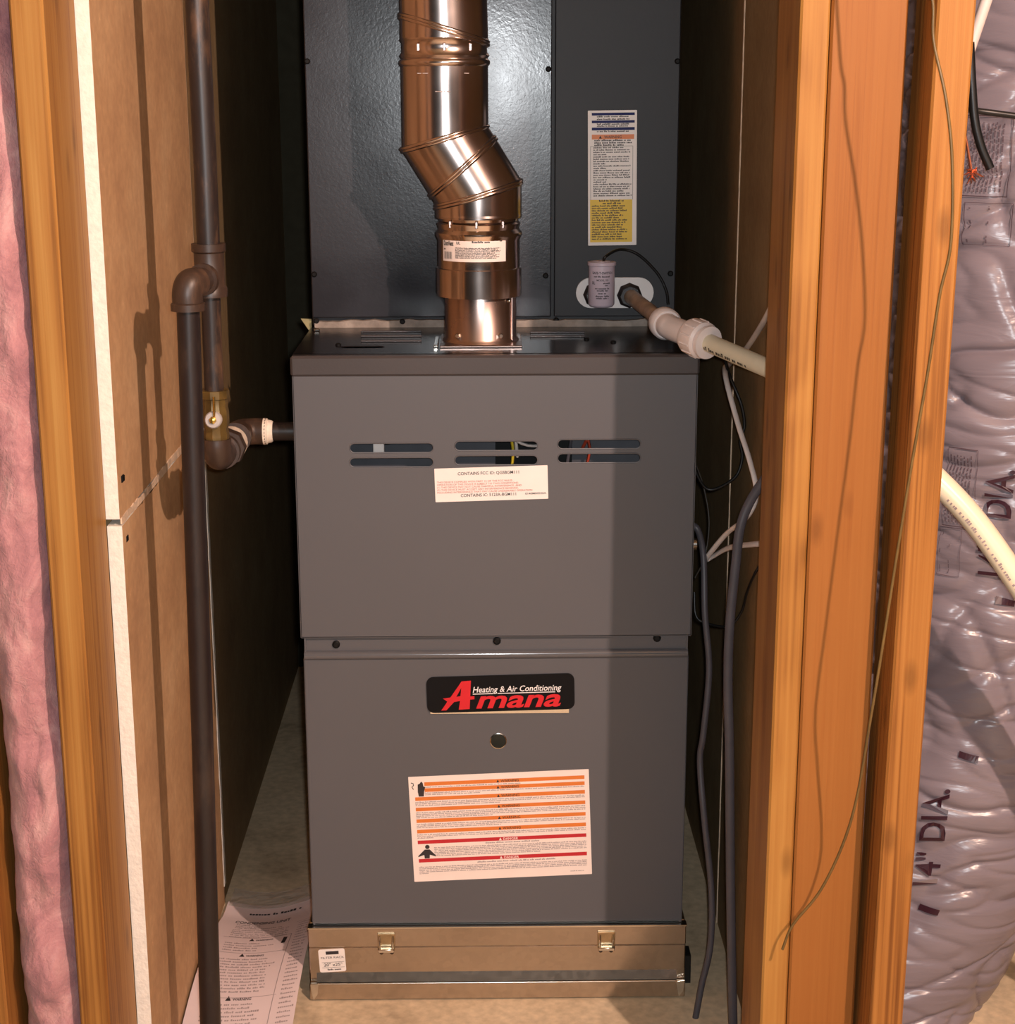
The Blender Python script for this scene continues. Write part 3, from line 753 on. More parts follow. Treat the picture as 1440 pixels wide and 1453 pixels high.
fr_, lw, lh = fr_from_px((452, 1347.5), (489, 1345.5), (491, 1377.5), (453.5, 1380), 0.002)
lab = MB().prism(fr_, rrect(lw, lh, 0.003), -0.0003, 0.0005).build('size_label', 'label_white', R_)
mb = MB(); rect(mb, fr_.p, -lw * .22, lh * .27, lw * .27, lh * .41, .0007)
text(mb, fr_.p, 'FILTER RACK', -lw * .42, lh * .09, lh * .09, width=lw * .88, h=.0008)
text(mb, fr_.p, '20" x25"', -lw * .33, -lh * .24, lh * .13, width=lw * .70, bold=.01, h=.0008)
rect(mb, fr_.p, -lw * .4, -lh * .075, lw * .45, -lh * .062, .0007); rect(mb, fr_.p, -lw * .4, -lh * .31, lw * .45, -lh * .297, .0007)
fine(mb, fr_.p, -lw * .2, lw * .32, -lh * .42, lh * .07, 1, .0007)
mb.build('lettering', 'ink', lab, recalc=False)
# ------------------------------------------------------------------ cooling coil cabinet on top of the furnace
D = 0.2746
C = thing('coil_cabinet', (0, D + 0.25, HT), 'dark blue-grey cooling coil cabinet behind the metal flue', 'coil cabinet')
MB().box((-W, D + 0.006, HT + 0.001), (W, 0.74, 2.455), 0.002).build('case', 'coil_paint_matte', C)
seam = at(784.5, 250, 1, D).x
lp = MB().box((-W + 0.001, D - 0.004, HT + 0.014), (seam - 0.0022, D + 0.006, 1.74), 0.0015).build('large_panel', 'coil_paint', C)
rp = MB().box((seam + 0.0022, D - 0.001, HT + 0.014), (W - 0.001, D + 0.006, 1.74), 0.0015).build('side_panel', 'coil_paint_matte', C)
for par, Y, pts in ((lp, D - 0.004, ((436, 87), (446, 389), (778, 98), (774, 391), (571, 456), (449, 455))), (rp, D - 0.001, ((961, 87), (951, 388), (789, 454)))):
    for px, py in pts:
        p = at(px, py, 1, Y); screw('screw', p, (0, -1, 0), 0.0042, 'black_steel', par, 0.004)
mb = MB(); vs = []; fs = []; n = 60                # strip of sealing mastic at the base
for i in range(n + 1):
    x = -W + 0.004 + (2 * W - 0.008) * i / n; t = 0.010 + 0.004 * noise.noise(V((x * 14, 0, 2))) + 0.002 * noise.noise(V((x * 60, 0, 5)))
    y = D - 0.007 - 0.003 * noise.noise(V((x * 20, 4, 0)))
    vs += [(x, y, HT), (x, y + 0.001, HT + t), (x, D + 0.006, HT + t), (x, D + 0.006, HT)]
for i in range(n):
    for k in range(4): fs.append((i * 4 + k, i * 4 + (k + 1) % 4, i * 4 + 4 + (k + 1) % 4, i * 4 + 4 + k))
fs += [(0, 1, 2, 3), (n * 4 + 3, n * 4 + 2, n * 4 + 1, n * 4)]
mb.add(vs, fs).build('sealant_strip', 'gasket', C, smooth=60)
MB().add([(-.2685, .285, .948), (-.2685, .285, .925), (-.284, .283, .949), (-.2685, .288, .948), (-.2685, .288, .925), (-.284, .286, .949)], [(0, 1, 2), (5, 4, 3), (0, 1, 4, 3), (1, 2, 5, 4), (2, 0, 3, 5)]).build('lit_wedge', 'lit_yellow', C)  # made-up wedge: a lit spot behind the furnace put into its colour
# tall warning label
fc, lw, lh = fr_from_px((835.5, 156.5), (905.5, 156.5), (901, 347), (833, 349), D - 0.001)
lab = MB().prism(fc, rrect(lw, lh, 0.0006, 1), -0.0003, 0.0006).build('instruction_label', 'label_white', C)
k = lh / 1272.0; LX = lambda x: (x - 328) * k; LY = lambda y: (740 - y) * k
mb = MB()
for y0, y1 in ((126, 150), (197, 221), (262, 288)): rect(mb, fc.p, LX(131), LY(y1), LX(540), LY(y0), .0008)
mb.build('blue_stripe', 'print_blue', lab, recalc=False)
mb = MB(); rect(mb, fc.p, LX(131), LY(372), LX(535), LY(328), .0008); so = mb.build('orange_stripe', 'print_orange', lab, recalc=False)
mb = MB(); text(mb, fc.p, 'WARNING', LX(250), LY(364), 26 * k, width=165 * k, bold=.012, h=.001)
mb.add([fc.p(LX(198), LY(365), .001), fc.p(LX(226), LY(365), .001), fc.p(LX(212), LY(337), .001)], [(0, 1, 2)])
mb.build('signal_word', 'ink', so, recalc=False)
mb = MB(); rect(mb, fc.p, LX(113), LY(1345), LX(520), LY(940), .0008); sy = mb.build('yellow_field', 'print_yellow', lab, recalc=False)
mb = MB()
for i, y in enumerate((958, 982)): fine(mb, fc.p, LX(200 + i * 35), LX(440 - i * 30), LY(y), 17 * k, 1, .001)
for i in range(15): fine(mb, fc.p, LX(130), LX(480), LY(1005 + i * 22.5), 15 * k, random.uniform(.75, 1), .001)
mb.build('fine_print', 'ink', sy, recalc=False, kind='stuff')
mb = MB()
for y in (168, 192, 238, 256, 305): fine(mb, fc.p, LX(180), LX(490), LY(y), 15 * k, 1, .0008)
for y in (390, 412, 434): fine(mb, fc.p, LX(155), LX(515), LY(y), 18 * k, 1 if y < 430 else .8, .0008)
for i in range(22): fine(mb, fc.p, LX(145), LX(515), LY(456 + i * 21.5), 14 * k, random.choice((1, .97, .8, .35, .95)), .0008)
rect(mb, fc.p, LX(118), LY(438.5), LX(525), LY(436), .0007); rect(mb, fc.p, LX(118), LY(940), LX(121), LY(438), .0007); rect(mb, fc.p, LX(522), LY(940), LX(525), LY(438), .0007)
mb.build('fine_print', 'ink', lab, recalc=False, kind='stuff')
# drain plate
a, b = at(817, 415, 1, D - 0.001), at(927, 415, 1, D - 0.001)
fp = Fr(((a.x + b.x) / 2, D - 0.001, (a.z + b.z) / 2), (1, 0, 0), (0, 0, 1))
pl = MB().prism(fp, stadium(0, 0, b.x - a.x, 0.0445, 12), 0, 0.004).build('drain_plate', 'plate_white', C, smooth=40)
pA, pB = at(845, 418, 1, D - 0.005), at(893, 419, 1, D - 0.005)
for p in (pA, pB):
    MB().lathe((p.x, D - 0.005, p.z), (0, -1, 0), [(0, 0.0185), (0.004, 0.0185), (0.006, 0.015), (0.016, 0.014), (0.016, 0.0105)], 8).build('drain_fitting', 'drip_iron', pl, smooth=30)

# ------------------------------------------------------------------ float switch and its lead
a, b = at(834, 380, 1, 0.225), at(873.5, 380, 1, 0.225); zb = at(853, 436, 1, 0.225).z; zt = at(853, 371, 1, 0.225).z
cx = (a.x + b.x) / 2; rr = (b.x - a.x) / 2 * 0.94
SW = thing('float_switch', (cx, 0.225, zb), 'pale lilac cylindrical float switch with black lettering at the drain plate', 'float switch')
MB().lathe((cx, 0.225, zb), (0, 0, 1), [(0, rr * .55), (0.0015, rr * .86), (0.005, rr), (zt - zb - 0.006, rr), (zt - zb - 0.005, rr * 1.09), (zt - zb - 0.0005, rr * 1.09), (zt - zb, rr * 1.02), (zt - zb, rr * .7)], 40).build('housing', 'switch_plastic', SW, smooth=40)
MB().lathe((cx, 0.225, zt - 0.002), (0, 0, 1), [(0, rr * .72), (0.0028, rr * .70)], 24).build('cap', 'switch_plastic', SW, smooth=40)
MB().tube([(cx, 0.225, zb + 0.022), (pA.x, 0.262, pA.z)], 0.011, 16).build('drain_nipple', 'switch_plastic', SW, smooth=60)
def on_can(x, y, h): th = x / rr; return V((cx + (rr + .0003) * math.sin(th), 0.225 - (rr + .0003) * math.cos(th), zb + y))
hz = zt - zb; kk = hz / 66.0                       # metres per photo pixel
mb = MB()
text(mb, on_can, 'SAFE-T-SWITCH', 0, hz - 16.5 * kk, 3.4 * kk, width=31 * kk, align='C', bold=.02)
text(mb, on_can, 'MODEL SS1', 0.0, hz - 26.5 * kk, 2.8 * kk, width=17 * kk, align='C', bold=.012)
text(mb, on_can, 'UL', -13.5 * kk, hz - 31 * kk, 4.0 * kk, width=5 * kk, align='C', bold=.03)
for y, w, c in ((21, 26, 0), (30.5, 10, 6), (33.5, 5, 6), (38, 22, 0), (41, 16, 0), (45, 12, 0), (49, 20, 0), (52, 18, 0)):
    fine(mb, on_can, (c - w / 2) * kk, (c + w / 2) * kk, hz - y * kk, 2.2 * kk, 1, 0)
mb.build('lettering', 'ink', SW, recalc=False)
pts = [V((cx + 0.002, 0.225, zt - .001)), V((cx + 0.006, 0.222, zt + .008)), at(880, 354, 1, 0.245), at(905, 361, 1, 0.25), at(932, 387, 1, 0.255), at(945, 412, 1, 0.256), at(948, 432, 1, 0.258)]
MB().tube(bez(pts, 8), 0.0021, 8).build('lead_wire', 'cable_black', SW, smooth=60)

# ------------------------------------------------------------------ condensate drain: nipple, elbow, union, pipe through the right wall
eC = at(950, 464, 1, 0.055); uC = at(983, 477, 1, 0.005); hC = at(1100, 527, 0, XR - 0.001)
DP = thing('drain_pipe', (eC.x, eC.y, HT), 'white plastic condensate drain elbow and pipe crossing above the furnace', 'drain pipe')
n0 = V((pB.x, D - 0.012, pB.z)); dN = (eC - n0).normalized(); dP = (hC - uC).normalized()
MB().tube([n0, eC], 0.0108, 20).build('stained_nipple', 'pvc_stained', DP, smooth=60)
MB().lathe(eC - dN * 0.034, dN, [(0, .0150), (0, .0200), (.004, .0215), (.019, .0215), (.022, .0190), (.022, .012)], 28).build('elbow_collar', 'pvc_white', DP, smooth=40)
MB().tube(bez([eC - dN * 0.016, eC - dN * 0.002, eC + dP * 0.010 + dN * .001, uC + dP * 0.004], 6), 0.0165, 24).build('elbow', 'pvc_white', DP, smooth=60)
un = MB().lathe(uC, dP, [(-.006, .0165), (-.006, .0220), (-.001, .0245), (.021, .0245), (.0245, .0215), (.0245, .0190), (.0270, .0190), (.0270, .0220), (.0325, .0220), (.0335, .0125)], 28).build('union', 'pvc_white', DP, smooth=40)
mb = MB(); ax = dP; a_ = ax.orthogonal().normalized(); b_ = ax.cross(a_)
for q in range(12):
    th = q * math.pi / 6; d_ = a_ * math.cos(th) + b_ * math.sin(th)
    mb.tube([uC + ax * .002 + d_ * .0242, uC + ax * .019 + d_ * .0242], .0014, 6)
mb.build('grip_ribs', 'pvc_white', un, smooth=60)
far = hC + dP * 0.05
MB().tube([uC + dP * .028, far], 0.0120, 20).build('long_pipe', 'pvc_pipe', DP, smooth=60)
mb = MB(); pdir = dP; side = UP - pdir * UP.dot(pdir); side.normalize(); out = side.cross(pdir); out = out if out.y < 0 else -out
def on_pipe(o, r):
    def f(x, y, h): th = y / r - 0.75; return o + pdir * x + (out * math.cos(th) + side * math.sin(th)) * (r + .0003)
    return f
fine(mb, on_pipe(uC + dP * .036, .0120), 0, .085, 0, .0055, 1, 0, 0, (2, 5)); mb.build('printed_code', 'wire_dark', DP, recalc=False)

# ------------------------------------------------------------------ flue
FY = 0.125
FL = thing('flue_pipe', (-0.019, FY, HT), 'shiny copper-toned double elbow metal flue pipe rising from the furnace top', 'flue')
c_low = at(682, 480, 1, FY).x; c_mid = at(679.5, 390, 1, FY).x; c_top = at(631, 120, 1, FY).x
zA = at(677, 273, 1, FY).z; zC = at(632, 197, 1, FY).z
z_c1 = at(680, 418, 1, FY).z; z_bead = at(680, 333, 1, FY).z; z_neck = at(680, 308, 1, FY).z
r_low = 0.0490; r_slv = 0.0560; r_el = 0.0585
z_n2 = at(631, 70, 1, FY).z; zT = at(631, 40, 1, FY).z
def seg(name, mat, r, p0, n0, p1, n1, axis, par=FL, n=48, rows=1):
    """cylinder piece cut by two planes (points p, normals n)"""
    ax = V(axis).normalized(); a = V((0, -1, 0)); a = (a - ax * a.dot(ax)).normalized(); b = ax.cross(a); o = V(p0); vs = []
    n0, n1, p0, p1 = V(n0), V(n1), V(p0), V(p1)
    for j in range(rows + 1):
        for k in range(n):
            th = 2 * math.pi * k / n; q = o + (a * math.cos(th) + b * math.sin(th)) * r
            t0 = (p0 - q).dot(n0) / ax.dot(n0); t1 = (p1 - q).dot(n1) / ax.dot(n1)
            vs.append(q + ax * (t0 + (t1 - t0) * j / rows))
    fs = [(j * n + k, j * n + (k + 1) % n, (j + 1) * n + (k + 1) % n, (j + 1) * n + k) for j in range(rows) for k in range(n)]
    ob = MB().add(vs, fs).build(name, mat, par, smooth=180)
    return ob, vs[:n], vs[rows * n:]
def beads(par, loops, r=0.0026):
    mb = MB()
    for l in loops: mb.tube(list(l) + [l[0], l[1]], r, 6, cap=False)
    mb.build('seam_bead', 'vent_metal', par, smooth=60)
Zax = V((0, 0, 1))
pA_, pC_ = V((c_mid, FY, zA)), V((c_top, FY, zC)); axM = (pC_ - pA_).normalized()
nA = (Zax + axM).normalized(); nC = nA.copy(); pB_ = (pA_ + pC_) / 2
nB = (Zax * math.cos(math.radians(41)) + V((-1, 0, 0)) * math.sin(math.radians(41))).normalized()
# furnace collar flange
MB().box((c_low - .055, FY - .062, HT + .0004), (c_low + .056, FY + .055, HT + .003), .0006).build('base_flange', 'connector_metal', FL)
MB().lathe((c_low, FY, HT + .002), Zax, [(0, .0535), (.003, .0520), (.006, r_low + .0005), (z_c1 - HT + .02, r_low)], 48, cap=False).build('connector', 'connector_metal', FL, smooth=60)
for dx in (-.030, .026):
    screw('hex_screw', (c_low + dx, FY - math.sqrt(r_low ** 2 - dx ** 2) + .0005, HT + .013), (dx * 12, -1, 0.15), .0045, 'chrome', FL, .006, 6)
screw('hex_screw', (c_low + .038, FY - .033, HT + .060), (.9, -.8, 0), .003, 'chrome', FL, .003, 8)
MB().box((c_low + .0415, FY - .028, HT + .004), (c_low + .0445, FY - .024, z_c1), .0008).build('lap_seam', 'connector_metal', FL)
MB().box((c_low - .0635, FY - .060, HT + .0004), (c_low - .058, FY + .02, HT + .004), .0006).build('bracket', 'chrome', FL)
# sleeve with label
MB().lathe((c_mid, FY, z_c1), Zax, [(0, r_slv + .0010), (.0, r_slv + .0022), (z_bead - z_c1 - .044, r_slv + .0022), (z_bead - z_c1 - .043, r_slv), (z_bead - z_c1 - .006, r_slv), (z_bead - z_c1, r_slv + .0030), (z_bead - z_c1 + .004, r_slv + .0030), (z_bead - z_c1 + .009, r_slv - .001), (z_bead - z_c1 + .016, r_slv + .001), (z_neck - z_bead + z_bead - z_c1 - .004, r_slv - .002), (z_neck - z_c1, r_slv - .001)], 56, cap=False).build('sleeve', 'vent_metal', FL, smooth=35)
for th in (-.75, -.05, .62):
    d_ = V((math.sin(th), -math.cos(th), 0)); p = V((c_mid, FY, z_bead + .017)) + d_ * (r_slv + .0)
    MB().box((p.x - .0022, p.y - .0012, p.z - .005), (p.x + .0022, p.y + .0012, p.z + .005), .001).build('lock_dimple', 'connector_metal', FL)
s1, lo, hi = seg('lower_elbow_collar', 'vent_metal', r_el, (c_mid, FY, z_neck), Zax, pA_, nA, Zax)
beads(s1, [hi, [p - Zax * .004 for p in hi]])
MB().lathe((c_mid, FY, z_neck - .001), Zax, [(0, r_slv - .002), (.003, r_el + .0005), (.006, r_el)], 48, cap=False).build('collar_ring', 'vent_metal', s1, smooth=60)
s2, lo, hi = seg('lower_gore', 'vent_metal', r_el - .0005, pA_, nA, pB_, nB, axM)
beads(s2, [hi, [p - axM * .004 for p in hi]])
s3, lo, hi = seg('upper_gore', 'vent_metal', r_el - .0008, pB_, nB, pC_, nC, axM)
beads(s3, [hi, [p + axM * .004 for p in hi]])
s4, lo, hi = seg('straight_section', 'vent_metal', r_el - .0005, pC_, nC, (c_top, FY, z_n2 - .022), Zax, Zax)
beads(s4, [[p + Zax * .0005 for p in lo]], .0018)
for th, z in ((-.55, .085), (-.40, .085), (.50, .085), (-.1, .062), (.05, .062)):
    d_ = V((math.sin(th), -math.cos(th), 0)); p = V((c_top, FY, zC + z)) + d_ * (r_el - .0005)
    mb = MB().tube([p - V((.0055, 0, 0)) * math.cos(th), p + V((.0055, 0, 0)) * math.cos(th)], .0008, 6); mb.build('lance_tab', 'connector_metal', s4, smooth=60)
zz = z_n2 - .022
MB().lathe((c_top, FY, zz), Zax, [(0, r_el - .0005), (.003, r_el + .0022), (.007, r_el + .0022), (.010, r_el - .001), (.014, r_el + .0015), (.018, r_el - .0015), (.030, r_el - .002), (.034, r_el + .001), (.036, r_el)], 56, cap=False).build('joint_ring', 'vent_metal', FL, smooth=50)
for th in (-.62, .02, .66):
    d_ = V((math.sin(th), -math.cos(th), 0)); p = V((c_top, FY, zz + .024)) + d_ * (r_el - .0015)
    MB().box((p.x - .0022, p.y - .0012, p.z - .005), (p.x + .0022, p.y + .0012, p.z + .005), .001).build('lock_dimple', 'connector_metal', FL)
pT = V((c_top, FY, zT)); nT = (Zax * math.cos(math.radians(17)) + V((1, 0, 0)) * math.sin(math.radians(17))).normalized()
axT = V((0.12, 0.02, 1)).normalized()
s5, lo, hi = seg('upper_elbow_collar', 'vent_metal', r_el, (c_top, FY, zz + .035), Zax, pT, nT, Zax)
beads(s5, [hi, [p - Zax * .004 for p in hi]])
seg('upper_elbow', 'vent_metal', r_el - .0006, pT, nT, pT + Zax * 1.0, Zax, V((-.02, 0, 1)))
def on_sleeve(x, y, h):
    th = x / r_slv; q = r_slv + .0004 + h * .5; return V((c_mid + q * math.sin(th), FY - q * math.cos(th), z_lab + y))
z_lab = at(675, 355, 1, FY - r_slv).z
mm = r_slv * 2 / 116.0; lw2, lh2 = 98 * mm, 33 * mm; x0_ = -57 * mm * 1.02
mb = MB(); n = 24; vs = []; fs = []
for i in range(n + 1):
    x = x0_ + lw2 * i / n
    for y, h in ((-lh2 / 2, 0), (lh2 / 2, 0), (lh2 / 2, .0012), (-lh2 / 2, .0012)): vs.append(on_sleeve(x, y, h))
for i in range(n):
    for q in range(4): fs.append((i * 4 + q, i * 4 + (q + 1) % 4, i * 4 + 4 + (q + 1) % 4, i * 4 + 4 + q))
fs += [(0, 1, 2, 3), (n * 4 + 3, n * 4 + 2, n * 4 + 1, n * 4)]
vl = mb.add(vs, fs).build('vent_label', 'label_pink', FL, smooth=50)
mb = MB(); X2 = lambda f: x0_ + lw2 * f; Y2 = lambda f: lh2 / 2 - lh2 * f
text(mb, on_sleeve, 'DuraVent', X2(.03), Y2(.34), lh2 * .19, width=lw2 * .19, bold=.03, h=.002)
for i in range(16):
    x = X2(.04) + i * lw2 * .0098; rect(mb, on_sleeve, x, Y2(.90), x + lw2 * random.choice((.003, .006)), Y2(.60), .002)
fine(mb, on_sleeve, X2(.03), X2(.08), Y2(.52), lh2 * .08, 1, .002)
fine(mb, on_sleeve, X2(.50), X2(.75), Y2(.21), lh2 * .09, 1, .002); text(mb, on_sleeve, 'UL', X2(.27), Y2(.27), lh2 * .11, width=lw2 * .06, bold=.02, h=.002)
fine(mb, on_sleeve, X2(.90), X2(.94), Y2(.16), lh2 * .09, 1, .002)
for i in range(9): fine(mb, on_sleeve, X2(.25), X2(.92), Y2(.44 + i * .052), lh2 * .040, random.uniform(.85, 1), .002)
mb.build('lettering', 'wire_dark', vl, recalc=False)

# ------------------------------------------------------------------ gas piping on the left
GY, GY2 = -0.16, -0.235
g1 = at(276, 5, 1, GY).x; g1b = at(302, 490, 1, GY).x
G = thing('gas_pipe', (g1b, GY, 0.0), 'dark iron gas pipe with tee, drip leg and brass shut-off valve left of furnace', 'gas pipe')
z_t0 = at(294, 349, 1, GY).z; z_t1 = at(301, 417, 1, GY).z; z_v0 = at(303, 553, 1, GY).z; z_v1 = at(306, 618, 1, GY).z
rp1 = 0.0138
MB().tube([(g1 - .004, GY, 2.455), (g1 + .004, GY, 1.2), (g1b + .0, GY, z_t0 - .005)], rp1, 24).build('riser_pipe', 'black_iron', G, smooth=60)
tee = MB().lathe((g1b, GY, z_t0), (0, 0, -1), [(-.003, .0142), (-.003, .0205), (.006, .0205), (.008, .0180), (z_t0 - z_t1 - .010, .0180), (z_t0 - z_t1 - .007, .0205), (z_t0 - z_t1 + .003, .0205), (z_t0 - z_t1 + .003, .013)], 28).build('tee', 'fitting_iron', G, smooth=40)
x2 = at(268, 460, 1, GY2).x; ze = at(270, 404, 1, GY2).z
MB().tube([(g1b, GY, ze), (x2, GY2, ze)], .0150, 20).build('tee_branch', 'fitting_iron', tee, smooth=60)
MB().tube([(g1b + (x2 - g1b) * .25, GY + (GY2 - GY) * .25, ze), (g1b + (x2 - g1b) * .36, GY + (GY2 - GY) * .36, ze)], .0190, 20).build('tee_collar', 'fitting_iron', tee, smooth=40)
zb_ = at(268, 438, 1, GY2).z
MB().tube(bez([(x2 + .010, GY2 + .016, ze + .001), (x2 + .003, GY2 + .004, ze), (x2, GY2, ze - .010), (x2, GY2, zb_ + .004)], 8), .0178, 24).build('elbow', 'fitting_iron', G, smooth=60)
MB().lathe((x2, GY2, zb_ - .002), (0, 0, 1), [(0, .014), (0, .0200), (.008, .0200), (.010, .0170)], 28).build('elbow_collar', 'fitting_iron', G, smooth=40)
x2b = at(296, 1400, 1, GY2).x
MB().tube([(x2, GY2, zb_ + .004), ((x2 + x2b) / 2, GY2, .5), (x2b - .002, GY2, 0.0)], .0135, 24).build('drip_leg', 'drip_iron', G, smooth=60)
MB().tube([(g1b, GY, z_t1 + .004), (g1b - .001, GY, z_v0 - .006)], .0118, 24).build('short_pipe', 'black_iron', G, smooth=60)
gv = g1b - .0005
va = MB().lathe((gv, GY, z_v0), (0, 0, -1), [(0, .0125), (0, .0178), (.010, .0178), (.011, .0150), (.020, .0150), (.026, .0165), (.042, .0165), (.048, .0145), (.056, .0160), (z_v0 - z_v1 + .006, .0150)], 10).build('gas_valve', 'brass_aged', G, smooth=30)
MB().tube(bez([(gv + .001, GY - .016, z_v0 - .032), (gv + .002, GY - .024, z_v0 - .030), (gv + .003, GY - .027, z_v0 - .018), (gv + .003, GY - .026, z_v0 - .004)], 5), .0030, 8, flat=(.0030, .0016)).build('lever', 'brass_bright', va, smooth=50)
MB().lathe((gv + .0005, GY - .014, z_v0 - .034), (0, -1, .1), [(0, .0100), (.010, .0105), (.012, .0090), (.0122, .005)], 20).build('lever_hub', 'hub_grey', va, smooth=40)
MB().lathe((gv + .0005, GY - .026, z_v0 - .0328), (0, -1, .1), [(0, .0050), (.003, .0045), (.004, .002)], 6).build('lever_nut', 'brass_bright', va, smooth=30)
# bottom elbow, union running back, second elbow, pipe into the furnace side
zE = at(318, 648, 1, GY).z; inl = at(395, 612, 1, 0.055)
q0 = V((gv, GY, z_v1)); q1 = V((gv + .001, GY, zE)); back = V((inl.x - .050, 0.055, inl.z)); bd_ = (back - q1).normalized()
MB().tube(bez([q0 - V((0, 0, .004)), V((gv, GY, zE + .010)), q1 + bd_ * .008, q1 + bd_ * .040], 8), .0178, 24).build('elbow', 'fitting_iron', G, smooth=60)
MB().lathe(q1 + bd_ * .036, bd_, [(0, .017), (0, .0215), (.012, .0215), (.014, .0190)], 24).build('elbow_collar', 'fitting_iron', G, smooth=40)
MB().lathe(q1 + bd_ * .052, bd_, [(0, .0165), (.012, .0165)], 20).build('thread_tape', 'thread_tape', G, smooth=40)
MB().lathe(q1 + bd_ * .066, bd_, [(0, .018), (0, .0235), (.003, .0245), (.018, .0245), (.021, .0225), (.021, .018)], 8).build('union_nut', 'fitting_iron', G, smooth=20)
MB().lathe(q1 + bd_ * .086, bd_, [(0, .0225), (.030, .0215)], 24).build('thread_tape', 'thread_tape', G, smooth=40)
MB().tube([q1 + bd_ * .10, back - bd_ * .03], .0150, 20).build('nipple', 'black_iron', G, smooth=60)
MB().lathe(back - bd_ * .062, bd_, [(0, .016), (0, .0205), (.010, .0205), (.012, .0180)], 24).build('elbow_collar', 'fitting_iron', G, smooth=40)
MB().tube(bez([back - bd_ * .055, back - bd_ * .014, back + V((.014, 0, 0)), back + V((.034, 0, 0))], 7), .0180, 24).build('elbow', 'fitting_iron', G, smooth=60)
MB().lathe(back + V((.030, 0, 0)), (1, 0, 0), [(0, .0165), (0, .0182), (.005, .0178), (.006, .0160), (.011, .0150), (.013, .0132)], 24).build('thread_tape', 'thread_tape', G, smooth=40)
MB().tube([back + V((.03, 0, 0)), V((-W + .0045, .055, inl.z))], .0128, 20).build('inlet_pipe', 'black_iron', G, smooth=60)
